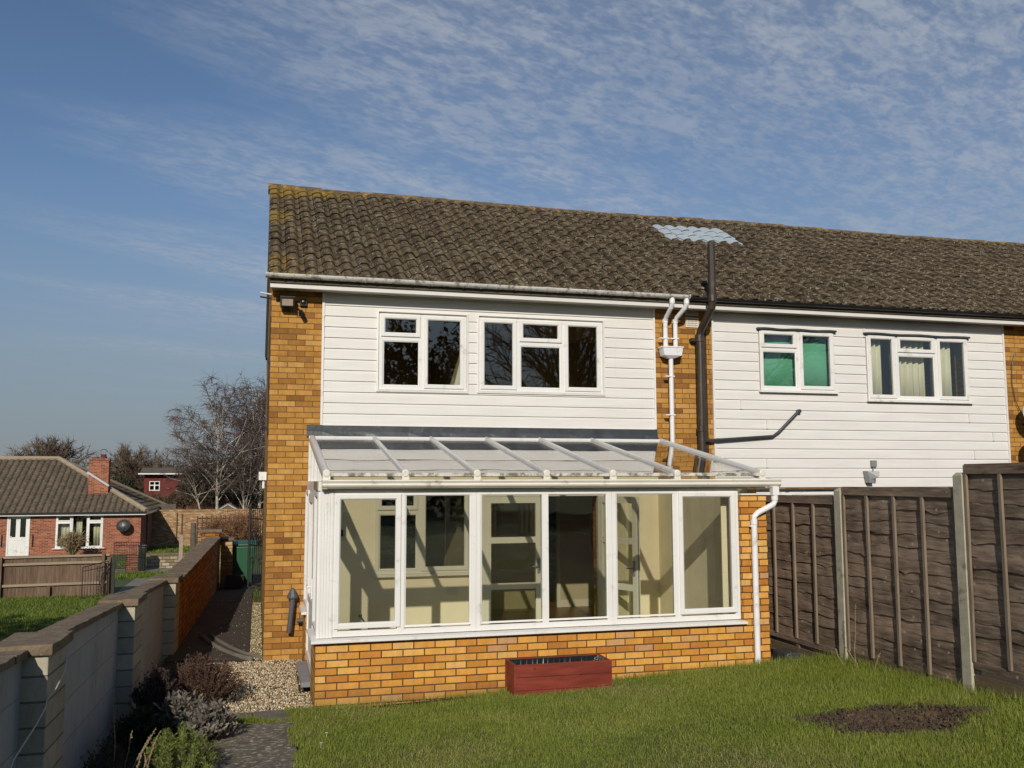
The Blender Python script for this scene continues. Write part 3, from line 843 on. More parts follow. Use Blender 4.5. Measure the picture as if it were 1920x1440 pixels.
# french doors
def leaf(tf, parent, w, z0, z1, fm):
    mb = MB(); mb.loops([(0, w, z0, z1, 0.03), (0, w, z0, z1, -0.03), (0.085, w - 0.085, z0 + 0.12, z1 - 0.09, -0.03), (0.085, w - 0.085, z0 + 0.12, z1 - 0.09, 0.03)])
    t1, t2 = 0.85, 1.48
    for t in (t1, t2): mb.box(0.083, w - 0.083, -0.027, 0.027, t - 0.042, t + 0.042)
    d = xf(mb, tf).build('door', fm, parent)
    for a, b in ((z0 + 0.11, t1 - 0.04), (t1 + 0.04, t2 - 0.04), (t2 + 0.04, z1 - 0.08)):
        g = MB(); g.box(0.078, w - 0.078, -0.004, 0.004, a, b); xf(g, tf).build('pane', M['glass'], d)
    k = MB(); k.box(w - 0.062, w - 0.030, -0.046, -0.030, 1.02, 1.22); k.tube([(w - 0.046, -0.05, 1.12), (w - 0.046, -0.075, 1.12), (w - 0.15, -0.08, 1.115)], 0.010, 8)
    k.box(w, w + 0.003, -0.012, 0.012, 0.3, 1.9); xf(k, tf).build('door_handle', M['steel'], d)
    return d
mb = MB(); mb.loops([(DO[0], DO[1], DO[2] - 0.03, DO[3], 0.06), (DO[0], DO[1], DO[2] - 0.03, DO[3], -0.034), (DO[0] + 0.035, DO[1] - 0.03, DO[2], DO[3] - 0.035, -0.034), (DO[0] + 0.035, DO[1] - 0.03, DO[2], DO[3] - 0.035, 0.06)])
mb.build('door_frame', M['upvc_in'], h1)
leaf(lambda p: (2.442 + p[0], 0.0 + p[1], p[2]), h1, 0.815, 0.135, 2.082, M['upvc_in'])
la = math.atan2(-0.735, 0.265); lc, ls = math.cos(la), math.sin(la)
leaf(lambda p: (4.115 + p[0] * lc - p[1] * ls, -0.06 + p[0] * ls + p[1] * lc, p[2]), h1, 0.80, 0.135, 2.082, M['upvc_in'])
mb = MB(); mb.box(1.905, 2.055, -0.026, -0.015, 0.755, 0.865)
for k in range(4): mb.box(1.918, 2.042, -0.031, -0.027, 0.772 + k * 0.022, 0.782 + k * 0.022)
mb.build('air_vent', M['upvc_in'], h1)
mb = MB(); mb.box(0.405, 0.500, -0.05, -0.0155, 1.575, 1.66); mb.build('switch_box', M['black'], h1, bevel=0.004)
# eaves
mb = MB(); mb.box(-0.515, 5.465, -0.275, -0.250, 4.838, 4.985); mb.build('fascia', M['fascia'], h1)
mb = MB(); mb.box(-0.49, 5.46, -0.249, -0.001, 4.852, 4.864); mb.build('soffit', M['soffit'], h1)
mb = MB(); mb.extr([(-0.27, 4.93), (-0.27, 5.02), (3.72, 7.33), (7.75, 5.02), (7.75, 4.93), (3.72, 7.22)], 'x', -0.535, -0.495); mb.build('barge_board', M['fascia'], h1)
r1 = tiled_roof(h1, -0.54, 25, 15, seed=3)
ridge_tiles(h1, r1, -0.56, 5.45)
mb = MB(); mb.extr([(3.72, 7.335), (8.0, 4.95), (8.0, 4.90), (3.72, 7.27), (-0.30, 4.90), (-0.30, 4.955)], 'x', -0.52, 5.46); mb.build('roof_felt', M['roof_plain'], h1)
gutter(h1, -0.560, 5.435, -0.345, 5.005, 0.056, M['gutter_white'], [-0.22, 0.72, 1.62, 2.52, 3.42, 4.05, 4.65, 5.10], [3.28], True, True)
# white downpipes and rainwater hopper
mb = MB()
for (xa, xb) in ((5.176, 5.165), (5.405, 5.325)):
    mb.tube([(xa, -0.345, 4.965), (xa, -0.345, 4.875), (xa + (xb - xa) * 0.15, -0.31, 4.82), (xb + (xa - xb) * 0.1, -0.15, 4.70), (xb, -0.115, 4.64), (xb, -0.115, 4.245)], 0.034, 12)
    collar(mb, (xb, -0.115, 4.62), 0.034); collar(mb, (xa, -0.345, 4.875), 0.034)
    mb.box(xb - 0.10, xb + 0.042, -0.155, -0.09, 4.385, 4.400)
dp = mb.build('downpipe', M['pipe_white'], h1, smooth=False)
mb = MB()
mb.add([(5.085, -0.205, 4.262), (5.405, -0.205, 4.262), (5.405, -0.03, 4.262), (5.085, -0.03, 4.262), (5.110, -0.195, 4.135), (5.385, -0.195, 4.135), (5.385, -0.03, 4.135), (5.110, -0.03, 4.135), (5.20, -0.155, 4.095), (5.29, -0.155, 4.095), (5.29, -0.07, 4.095), (5.20, -0.07, 4.095)],
       [(0, 1, 2, 3)[::-1], (0, 4, 5, 1), (1, 5, 6, 2), (2, 6, 7, 3), (3, 7, 4, 0), (4, 8, 9, 5), (5, 9, 10, 6), (6, 10, 11, 7), (7, 11, 8, 4), (8, 11, 10, 9)])
mb.box(5.078, 5.412, -0.212, -0.025, 4.250, 4.268)
mb.build('rain_hopper', M['pipe_white'], dp)
mb = MB(); mb.tube([(5.245, -0.115, 4.10), (5.240, -0.115, 0.0)], 0.034, 12)
for z in (3.82, 3.25): mb.box(5.14, 5.285, -0.155, -0.09, z, z + 0.015)
mb.build('downpipe', M['pipe_white'], h1)
# air bricks under the eaves
for z0, z1 in ((4.595, 4.742), (4.775, 4.838)):
    mb = MB(); nh, nv = 8, (4 if z1 - z0 > 0.1 else 2)
    holes = [(5.560 + 0.023 * i, 5.574 + 0.023 * i, z0 + 0.016 + k * (z1 - z0 - 0.02) / nv, z0 + 0.016 + k * (z1 - z0 - 0.02) / nv + 0.019) for i in range(nh) for k in range(nv)]
    mb.wall(5.545, 5.757, z0, z1, -0.016, -0.002, holes); mb.build('air_vent', M['upvc_cream'], h1)
# waste pipe on the corner pillar
mb = MB()
mb.tube([(-0.135, -0.09, 0.83), (-0.150, -0.10, 0.62), (-0.175, -0.10, 0.36)], 0.034, 12)
mb.lathe([(0.0, 0.13), (0.028, 0.115), (0.07, 0.02), (0.072, 0.0), (0.036, -0.015)], (-0.14, -0.085, 0.80), 10)
mb.tube([(-0.08, -0.10, 0.505), (0.10, -0.10, 0.515)], 0.030, 12)
mb.build('waste_pipe', M['pipe_grey'], h1, smooth=False)
mb = MB(); mb.tube([(-0.49, 0.35, 4.86), (-0.64, 0.30, 4.87)], 0.012, 8); mb.build('overflow_pipe', M['pipe_white'], h1)
mb = MB(); mb.tube([(-0.49, 0.22, 4.78), (-0.64, 0.18, 4.79)], 0.012, 8); mb.build('overflow_pipe', M['cast_brown'], h1)
mb = MB(); mb.box(-0.60, -0.489, 1.6, 1.75, 2.32, 2.44); mb.tube([(-0.53, 1.65, 2.32), (-0.53, 1.65, 2.2)], 0.02, 8); mb.build('vent_cowl', M['pipe_white'], h1)
mb = MB(); mb.tube([(-0.50, 0.03, 4.5), (-0.505, 0.03, 3.6), (-0.50, 0.03, 2.9)], 0.008, 6); mb.box(-0.53, -0.489, 0.02, 0.06, 3.87, 3.93); mb.box(-0.53, -0.489, 0.02, 0.06, 2.97, 3.02)
mb.build('cable', M['black'], h1)

# lamps and sensors on the corner
t = thing('floodlight', 'black square floodlight high on the corner brick pillar under the eaves', 'floodlight', (-0.29, -0.06, 4.68))
mb = MB(); mb.ring(-0.378, -0.196, 4.605, 4.735, [(0, -0.06), (0.0, -0.155), (0.014, -0.160), (0.020, -0.148), (0.020, -0.06)]); mb.box(-0.376, -0.198, -0.060, -0.045, 4.607, 4.733); mb.box(-0.31, -0.26, -0.046, -0.001, 4.64, 4.70); mb.box(-0.385, -0.19, -0.165, -0.05, 4.736, 4.750); mb.box(-0.33, -0.25, -0.11, -0.001, 4.585, 4.603)
mb.build('lamp_housing', M['black'], t)
mb = MB(); mb.box(-0.357, -0.217, -0.146, -0.140, 4.626, 4.714); mb.build('lamp_glass', M['lamp_glass'], t)
t = tag(MB().box(-0.120, -0.030, -0.05, -0.001, 4.650, 4.745).lathe([(0.0, -0.075), (0.025, -0.07), (0.036, -0.05), (0.036, -0.04)], (-0.075, 0, 4.70), 14, 'y').build('motion_sensor', M['black'], bevel=0.004, origin=(-0.075, 0, 4.69)), 'small black motion sensor box with round eye beside the corner floodlight', 'sensor')
t = tag(MB().box(-0.135, -0.085, -0.03, -0.001, 4.53, 4.60).beam((-0.11, -0.02, 4.57), (-0.075, -0.12, 4.50), 0.045, 0.045).tube([(-0.12, -0.02, 4.58), (-0.16, -0.03, 4.63)], 0.01, 6).build('security_camera', M['black'], origin=(-0.11, 0, 4.56)), 'small black camera angled downward below the motion sensor on brick', 'camera')

# ------------------------------------------------------------------ middle house
h2 = thing('brick_house', 'middle terrace house with white boards down to the fence and black gutter', 'house', (8.6, 3.6, 0))
N1 = (6.767, 8.068, 3.672, 4.610); N2 = (8.660, 10.572, 3.565, 4.606); G1 = (6.25, 8.06, 1.05, 2.150); G2 = (9.95, 11.2, 1.05, 2.150)
mb = MB(); mb.wall(5.5, 11.75, -0.25, 4.90, 0.0, 0.28, [N1, N2, G1, G2]); mb.box(5.5, 11.75, 7.2, 7.48, -0.25, 4.9); mb.box(11.6, 11.75, 0.28, 7.2, -0.25, 4.9)
mb.build('wall', M['brick_house'], h2)
mb = MB(); mb.box(5.5, 11.6, 0.28, 7.2, 2.42, 2.62); mb.build('upper_floor', M['room_dark'], h2)
mb = MB(); mb.box(5.5, 11.6, 0.28, 7.2, 4.82, 4.89); mb.build('ceiling', M['plaster_dim'], h2)
mb = MB(); mb.box(8.3, 8.4, 0.28, 3.0, 2.62, 4.82); mb.box(5.5, 11.6, 3.0, 3.1, 2.62, 4.82); mb.box(5.5, 11.6, 3.0, 3.1, 0.0, 2.42); mb.build('partition', M['plaster_dim'], h2)
mb = MB(); boards(mb, 5.985, 11.29, 2.192, 4.85, 0.0, [(N1[0] - .01, N1[1] + .01, N1[2] - .03, N1[3] + .01), (N2[0] - .01, N2[1] + .01, N2[2] - .03, N2[3] + .01)])
mb.build('cladding', M['clad'], h2)
for x in (5.965, 11.28):
    mb = MB(); mb.box(x, x + 0.031, -0.031, 0.0, 2.18, 4.845); mb.build('edge_trim', M['clad'], h2)
for x, z in ((6.43, 3.47), (6.86, 3.18), (6.84, 2.59), (10.55, 3.33), (10.62, 2.74), (8.63, 4.66), (11.0, 3.03)):
    k = math.floor((z - 2.192) / 0.1475); zb = 2.192 + k * 0.1475; mb = MB(); mb.box(x - 0.017, x + 0.017, -0.0315, -0.004, zb + 0.003, zb + 0.14); mb.build('joint_strip', M['clad'], h2)
window(h2, *N1, -0.03, [(7.432, 3.7, 4.57)], [(4.311, 6.81, 7.40)],
       [(6.790, 7.405, 4.335, 4.590, 's'), (6.815, 7.398, 3.722, 4.280, 'f'), (7.458, 8.046, 3.695, 4.590, 's')], M['upvc'], M['glass'], sill=(0.045, 0.03))
window(h2, *N2, -0.03, [(9.205, 3.6, 4.57), (9.955, 3.6, 4.57)], [(4.316, 9.23, 9.93)],
       [(8.682, 9.180, 3.588, 4.588, 's'), (9.228, 9.930, 4.336, 4.588, 's'), (9.238, 9.922, 3.615, 4.285, 'f'), (9.980, 10.55, 3.588, 4.588, 's')], M['upvc'], M['glass'], sill=(0.045, 0.03))
window(h2, *G1, -0.02, [(7.16, 1.1, 2.1)], [], [(6.28, 7.13, 1.08, 2.125, 's'), (7.19, 8.03, 1.08, 2.125, 's')], M['upvc'], M['glass'])
window(h2, *G2, -0.02, [(10.55, 1.1, 2.1)], [], [(9.98, 10.52, 1.08, 2.125, 's'), (10.58, 11.17, 1.08, 2.125, 's')], M['upvc'], M['glass'])
for (a, b, z, amp) in ((6.72, 8.10, 4.618, 0.006), (8.61, 10.60, 4.614, 0.006), (6.2, 8.10, 2.158, 0.0), (9.9, 11.22, 2.158, 0.0)):
    mb = MB(); k = 12
    for i in range(k):
        xa, xb = a + (b - a) * i / k, a + (b - a) * (i + 1) / k
        mb.beam((xa, -0.045, z + amp * math.sin(i * 1.3)), (xb, -0.045, z + amp * math.sin((i + 1) * 1.3)), 0.06, 0.028)
    mb.build('drip_flashing', M['lead'], h2)
mb = MB(); mb.box(5.466, 11.75, -0.270, -0.245, 4.835, 4.985); mb.build('fascia', M['fascia'], h2)
mb = MB(); mb.box(5.461, 11.75, -0.244, -0.001, 4.850, 4.862); mb.build('soffit', M['soffit'], h2)
skip = [(c, r) for c in range(4, 10) for r in (10, 11, 12)]
r2 = tiled_roof(h2, 5.46, 26, 15, skip, seed=8)
ridge_tiles(h2, r2, 5.46, 11.7)
mb = MB(); rr = random.Random(4)
for c, r in skip: tile(mb, 5.46 + c * 0.24, r * 0.315, 0.24, 0.315, rr)
mb.build('clear_tiles', M['clear_tile'], r2)
mb = MB(); mb.extr([(3.72, 7.335), (8.0, 4.95), (8.0, 4.90), (3.72, 7.27), (-0.30, 4.90), (-0.30, 4.955)], 'x', 5.461, 11.70); mb.build('roof_felt', M['roof_plain'], h2)
gutter(h2, 5.46, 11.74, -0.335, 4.985, 0.05, M['gutter_black'], [6.6, 7.65, 8.7, 10.1, 11.2], [9.55])
mb = MB(); sx = 5.745
mb.tube([(sx, -0.50, 5.76), (sx, -0.50, 4.90), (sx - 0.005, -0.485, 4.82), (5.722, -0.16, 4.54), (5.715, -0.12, 4.46), (5.710, -0.12, 0.0)], 0.056, 14)
collar(mb, (sx, -0.50, 4.90), 0.056, 0.09); collar(mb, (5.713, -0.12, 4.36), 0.058, 0.10); collar(mb, (5.711, -0.12, 3.02), 0.056, 0.08)
mb.box(5.60, 5.72, -0.10, -0.001, 4.37, 4.42)
mb.tube([(5.83, -0.03, 4.66), (5.835, -0.03, 2.3)], 0.013, 8); mb.tube([(5.86, -0.03, 4.60), (5.865, -0.03, 2.3)], 0.008, 6)
mb.build('soil_pipe', M['cast_brown'], h2, smooth=False)
mb = MB(); mb.tube([(5.76, -0.09, 2.885), (6.93, -0.06, 2.965), (7.03, -0.06, 3.03), (7.385, -0.06, 3.355), (7.40, -0.001, 3.36)], 0.022, 10); mb.lathe([(0.03, -0.08), (0.03, 0.0)], (7.395, 0, 3.355), 10, 'y')
mb.build('waste_pipe', M['waste_dark'], h2)
t = thing('floodlight', 'small pale floodlight with sensor box on the white boards over the fence', 'floodlight', (8.6, -0.05, 2.42))
mb = MB(); mb.box(8.645, 8.735, -0.07, -0.02, 2.505, 2.605); mb.tube([(8.69, -0.05, 2.51), (8.665, -0.06, 2.44)], 0.008, 6)
mb.build('sensor_box', M['steel'], t, bevel=0.006)
mb = MB(); mb.add([(8.53, -0.10, 2.44), (8.70, -0.17, 2.43), (8.675, -0.19, 2.335), (8.56, -0.12, 2.31), (8.50, -0.03, 2.44), (8.62, -0.03, 2.43), (8.60, -0.03, 2.30), (8.53, -0.03, 2.28)], [(0, 1, 2, 3), (4, 7, 6, 5), (0, 4, 5, 1), (1, 5, 6, 2), (2, 6, 7, 3), (3, 7, 4, 0)])
mb.box(8.535, 8.635, -0.13, -0.02, 2.255, 2.318)
mb.build('lamp_housing', M['steel'], t, bevel=0.004)
# curtains and blind behind the panes
def curtain(x0, x1, z0, z1, y, label, mat, folds=7, amp=0.03, group=None, cat='curtain', name='curtain'):
    mb = MB(); n = folds * 10
    for i in range(n + 1):
        x = x0 + (x1 - x0) * i / n; yy = y + amp * math.sin(2 * math.pi * folds * i / n) + amp * 0.4 * math.sin(i * 0.7)
        mb.v += [(x, yy, z0), (x, yy, z1), (x, yy + 0.004, z1), (x, yy + 0.004, z0)]
    for i in range(n):
        a = i * 4
        for j in range(4): mb.f.append((a + j, a + 4 + j, a + 4 + (j + 1) % 4, a + (j + 1) % 4)); mb.m.append(0)
    o = mb.build(name, mat, smooth=True, origin=((x0 + x1) / 2, y, z0)); return tag(o, label, cat, group)
curtain(8.66, 9.03, 3.40, 4.66, 0.12, 'cream curtain drawn to the left side of the wide neighbouring window', M['curtain'], 4)
curtain(9.20, 9.84, 3.40, 4.56, 0.13, 'cream curtain hanging behind the middle pane of the wide window', M['curtain'], 6)
curtain(9.96, 10.36, 3.40, 4.66, 0.12, 'cream curtain behind the right pane of the wide neighbouring window', M['curtain'], 4)
curtain(6.80, 8.04, 3.60, 4.52, 0.13, 'green blind pulled down behind the neighbouring two-light window', M['blind'], 2, 0.006, None, 'blind', 'window_blind')

# ------------------------------------------------------------------ far house of the terrace
h3 = thing('brick_house', 'third terrace house showing a strip of brick at the picture edge', 'house', (15, 3.6, 0))
mb = MB(); mb.box(11.751, 18.9, 0.0, 0.28, -0.25, 4.90); mb.box(11.751, 18.9, 7.2, 7.48, -0.25, 4.9); mb.box(18.62, 18.9, 0.28, 7.2, -0.25, 4.9); mb.build('wall', M['brick_house'], h3)
mb = MB(); mb.box(11.751, 18.9, -0.270, -0.245, 4.835, 4.985); mb.build('fascia', M['fascia'], h3)
mb = MB(); mb.box(11.751, 18.9, -0.244, -0.001, 4.850, 4.862); mb.build('soffit', M['soffit'], h3)
r3 = tiled_roof(h3, 11.70, 30, 15, seed=12); ridge_tiles(h3, r3, 11.7, 18.9)
mb = MB(); mb.extr([(3.72, 7.335), (8.0, 4.95), (8.0, 4.90), (3.72, 7.27), (-0.30, 4.90), (-0.30, 4.955)], 'x', 11.701, 18.9); mb.build('roof_felt', M['roof_plain'], h3)
gutter(h3, 11.745, 18.9, -0.335, 4.985, 0.05, M['gutter_black'], [12.2, 13.2])
def dish(name, c, r, face, mat, label, arm, group=None):
    t = thing(name, label, 'satellite dish', c, 0, group)
    f = Vector(face).normalized(); a = f.cross(Vector((0, 0, 1))).normalized(); b = a.cross(f)
    mb = MB(); o = Vector(c)
    n, k = 24, 6
    for sgn in (0.0, -0.012):
        for i in range(k + 1):
            for j in range(n):
                q = i / k; th = 2 * math.pi * j / n
                p = o + (a * math.cos(th) + b * math.sin(th) * 0.92) * r * q + f * (0.25 * r * q * q + sgn)
                mb.v.append(tuple(p))
    for s in (0, 1):
        for i in range(k):
            for j in range(n):
                q0 = s * (k + 1) * n + i * n
                mb.f.append((q0 + j, q0 + (j + 1) % n, q0 + n + (j + 1) % n, q0 + n + j)); mb.m.append(0)
    mb.build('reflector', mat, t, smooth=True)
    mb = MB(); wl = Vector(arm)
    mb.tube([wl, o - f * 0.05, o - f * 0.01], 0.014, 8); mb.tube([o - b * r * 0.9, o - b * r * 0.75 + f * r * 1.05, o - b * r * 0.2 + f * r * 1.25], 0.009, 6); mb.tube([o - b * r * 0.25 + f * r * 1.15, o - b * r * 0.1 + f * r * 1.3], 0.022, 8)
    mb.build('arm', M['black'], t)
    return t
dish('satellite_dish', (11.62, -0.30, 3.36), 0.24, (-0.35, -0.9, 0.3), M['dish_pale'], 'upper pale satellite dish on the brick strip at the picture edge', (11.62, 0, 3.2))
dish('satellite_dish', (11.66, -0.30, 2.78), 0.26, (-0.35, -0.9, 0.3), M['dish_pale'], 'lower pale satellite dish just above the tall fence panel', (11.66, 0, 2.6))
mb = MB(); mb.tube([(11.52, -0.02, 4.4), (11.44, -0.03, 4.2), (11.42, -0.03, 3.9), (11.47, -0.03, 3.6), (11.55, -0.05, 3.4)], 0.006, 6); mb.build('cable', M['cast_brown'], h3)
# ------------------------------------------------------------------ conservatory
cv = thing('conservatory', 'white glazed lean-to with clear sloping roof on a golden brick base', 'conservatory', (2.6, -2.82, 0))
CY = -2.82
mb = MB()
mb.box(0.0, 4.822, CY, -2.70, -0.30, 0.662)
mb.box(4.822, 5.172, CY, -2.60, -0.30, 2.130)
mb.box(5.062, 5.172, -2.60, -0.001, -0.30, 2.200)
mb.box(0.0, 0.115, -2.70, -2.02, -0.30, 0.655)
mb.box(0.0, 0.115, -0.72, -0.001, -0.30, 0.655)
mb.build('dwarf_wall', M['brick_cons'], cv)
mb = MB(); mb.box(5.046, 5.061, -2.59, -0.015, 0.12, 2.21); mb.box(4.70, 5.046, -2.599, -2.585, 0.12, 2.13); mb.box(0.116, 4.80, -2.699, -2.688, 0.12, 0.66)
mb.build('rendered_wall', M['render'], cv)
mb = MB(); mb.box(0.02, 5.06, -2.70, -0.015, 0.06, 0.12); mb.build('floor', M['tile_floor'], cv)
mb = MB(); mb.extr([(-2.885, 0.664), (-2.885, 0.690), (-2.66, 0.716), (-2.66, 0.664)], 'x', -0.050, 4.852)
mb.extr([(-2.882, 0.6635), (-2.882, 0.6885), (-2.84, 0.6945), (-2.84, 0.6635)], 'x', 4.8525, 4.860)
mb.extr([(-0.052, 0.6645), (-0.052, 0.690), (0.14, 0.7145), (0.14, 0.6645)], 'y', -2.659, -2.02); mb.extr([(-0.052, 0.664), (-0.052, 0.690), (0.14, 0.714), (0.14, 0.664)], 'y', -0.72, -0.002)
mb.build('sill', M['upvc'], cv, bevel=0.003)
yf = -2.80
# corner post with its ribs
mb = MB(); mb.box(0.012, 0.166, -2.795, -2.66, 0.705, 2.205)
for k in range(5): mb.box(0.020 + k * 0.029, 0.040 + k * 0.029, -2.803, -2.794, 0.706, 2.204)
for k in range(4): mb.box(0.004, 0.013, -2.785 + k * 0.032, -2.762 + k * 0.032, 0.706, 2.204)
mb.build('corner_post', M['upvc'], cv)
Z0, Z1 = 0.712, 2.205
window(cv, 0.168, 1.677, Z0, Z1, yf, [(0.868, 0.76, 2.16)], [], [(0.178, 0.864, 0.792, 2.168, 's'), (0.905, 1.625, 0.786, 2.166, 'f')], M['upvc'], M['glass_clear'], name='window_frame')
window(cv, 1.679, 3.239, Z0, Z1, yf, [(2.460, 0.76, 2.16)], [], [(1.728, 2.440, 0.786, 2.166, 'f'), (2.480, 3.192, 0.786, 2.166, 'f')], M['upvc'], M['glass_clear'], name='window_frame')
window(cv, 3.241, 4.814, Z0, Z1, yf, [(4.036, 0.76, 2.16)], [], [(3.290, 4.006, 0.786, 2.166, 'f'), (4.056, 4.772, 0.792, 2.168, 's')], M['upvc'], M['glass_clear'], name='window_frame')
mb = MB(); mb.box(0.0, 5.17, -2.812, -2.68, 2.206, 2.300); mb.box(4.83, 5.22, -2.850, -2.60, 2.132, 2.150); mb.build('eaves_beam', M['upvc_cream'], cv)
# left side: window, door, window, all facing the passage
def tfl(p): return (0.02 + (p[1] + 2.80), p[0], p[2])       # local x -> world y, local depth -> world x
window(cv, -2.655, -2.02, Z0, Z1, yf, [], [], [(-2.64, -2.035, 0.73, 2.19, 's')], M['upvc'], M['glass_clear'], tf=tfl, name='window_frame')
window(cv, -0.72, -0.02, Z0, Z1, yf, [], [], [(-0.70, -0.04, 0.73, 2.19, 's')], M['upvc'], M['glass_clear'], tf=tfl, name='window_frame')
mb = MB(); mb.ring(-2.018, -0.722, 0.115, 2.205, [(0, yf + 0.07), (0, yf), (0.05, yf), (0.05, yf + 0.07)])
df = xf(mb, tfl).build('door_frame', M['upvc'], cv)
mb = MB(); mb.ring(-1.96, -0.78, 0.17, 2.15, [(0, yf + 0.05), (0, yf - 0.014), (0.095, yf - 0.014), (0.105, yf), (0.105, yf + 0.05)]); mb.box(-1.87, -0.87, yf - 0.010, yf + 0.04, 0.86, 0.95); mb.box(-1.87, -0.87, yf + 0.004, yf + 0.03, 0.26, 0.87)
dd = xf(mb, tfl).build('door', M['upvc'], cv)
g = MB(); g.box(-1.87, -0.87, yf + 0.012, yf + 0.020, 0.94, 2.06); xf(g, tfl).build('pane', M['glass_clear'], dd)
k = MB(); k.box(-1.925, -1.885, yf - 0.026, yf - 0.014, 1.0, 1.22); k.tube([(-1.905, yf - 0.02, 1.13), (-1.905, yf - 0.065, 1.13), (-1.79, yf - 0.068, 1.135)], 0.011, 8); xf(k, tfl).build('door_handle', M['upvc'], dd)
mb = MB(); mb.box(-0.10, 0.02, -2.0, -0.74, 0.06, 0.112); mb.build('door_step', M['steel'], cv, bevel=0.004)
mb = MB(); mb.box(-0.006, 0.085, -2.70, -2.05, 2.210, 2.305); mb.build('timber_packer', M['old_rail'], cv)
# roof: rafters, sheets, plates
ra = Vector((0, -0.05, 2.868)); rb = Vector((0, -2.885, 2.372)); rd = (rb - ra).normalized(); rn = Vector((0, -rd.z, rd.y)) * -1
if rn.z < 0: rn = -rn
RX = [0.075, 0.893, 1.668, 2.449, 3.226, 4.007, 5.085]
for i, x in enumerate(RX):
    mb = MB(); a, b = Vector((x, ra.y, ra.z)), Vector((x, rb.y, rb.z)); w = 0.028 if 0 < i < 6 else 0.040
    sec = [(-w, -0.05), (-w, 0.012), (-w * 0.8, 0.034), (-w * 0.35, 0.046), (w * 0.35, 0.046), (w * 0.8, 0.034), (w, 0.012), (w, -0.05)]
    o = len(mb.v); n = len(sec)
    for p in (a, b):
        for (s, h) in sec: mb.v.append(tuple(p + Vector((s, 0, 0)) + rn * h))
    mb.f += [(o + j, o + (j + 1) % n, o + n + (j + 1) % n, o + n + j) for j in range(n)] + [tuple(o + j for j in range(n)), tuple(o + n + j for j in range(n))[::-1]]; mb.m += [0] * (n + 2)
    r = mb.build('rafter', M['rafter'], cv)
    mb = MB(); mb.lathe([(0.0, -0.020), (0.028, -0.020), (0.039, -0.014), (0.041, 0.0), (0.041, 0.03), (0.0, 0.03)], (x, -2.893, 2.386), 18, 'y'); mb.box(x - 0.038, x + 0.038, -2.904, -2.87, 2.320, 2.370)
    mb.build('end_cap', M['upvc_cream'], r)
for i in range(6):
    x0, x1 = RX[i] + 0.03, RX[i + 1] - 0.03
    mb = MB(); nn = 10
    for lay in (0.0, 0.012):
        for k in range(nn + 1):
            p = ra + (rb - ra) * (k / nn) + rn * lay
            mb.v += [(x0, p.y, p.z), (x1, p.y, p.z)]
    q = 2 * (nn + 1)
    for k in range(nn):
        mb.f += [(2 * k, 2 * k + 1, 2 * k + 3, 2 * k + 2), (q + 2 * k, q + 2 * k + 2, q + 2 * k + 3, q + 2 * k + 1)]; mb.m += [0, 0]
    mb.build('roof_panel', M['glass_roof'], cv)
    mb = MB(); mb.beam((x0 + 0.012, -2.895, 2.372), (x1 - 0.012, -2.895, 2.372), 0.03, 0.036); mb.build('edge_strip', M['upvc_dirty'], cv)
mb = MB(); mb.box(0.03, 5.13, -0.075, -0.026, 2.862, 2.900); mb.build('wall_plate', M['upvc'], cv)
mb = MB(); n = 26
for i in range(n + 1):
    x = 0.0 + 5.052 * i / n; w = 0.006 * math.sin(i * 2.1) + 0.004 * math.sin(i * 5.3)
    mb.v += [(x, -0.021, 3.052), (x, -0.024, 2.965), (x, -0.045 + w, 2.900 + 0.3 * w), (x, -0.040 + w, 2.894 + 0.3 * w), (x, -0.020, 2.93), (x, -0.003, 3.052)]
for i in range(n):
    for j in range(6): mb.f.append((i * 6 + j, i * 6 + (j + 1) % 6, i * 6 + 6 + (j + 1) % 6, i * 6 + 6 + j)); mb.m.append(0)
mb.f += [(0, 1, 2, 3, 4, 5), tuple(n * 6 + j for j in range(6))]; mb.m += [0, 0]
mb.build('flashing', M['lead'], cv)
# glazed cheeks under the end rafters
mb = MB()
for y in (-2.74, -2.4, -2.05, -1.4, -0.75, -0.05):
    t = (y - ra.y) / (rb.y - ra.y); zt = ra.z + (rb.z - ra.z) * t - 0.05
    mb.box(0.030, 0.085, y - 0.028, y + 0.028, 2.304, max(zt, 2.31))
mb.box(0.022, 0.092, -2.04, -0.01, 2.2062, 2.3035); mb.build('gable_frame', M['upvc'], cv)
mb = MB(); mb.add([(0.055, -2.72, 2.305), (0.055, -0.05, 2.305), (0.055, -0.05, 2.81), (0.063, -2.72, 2.305), (0.063, -0.05, 2.305), (0.063, -0.05, 2.81)], [(0, 1, 2), (3, 5, 4), (0, 3, 4, 1), (1, 4, 5, 2), (2, 5, 3, 0)]); mb.build('gable_pane', M['glass_clear'], cv)
mb = MB(); mb.extr([(-2.60, 2.201), (-0.03, 2.201), (-0.03, 2.82), (-2.60, 2.36)], 'x', 5.062, 5.12); mb.build('gable_panel', M['glass_clear'], cv)
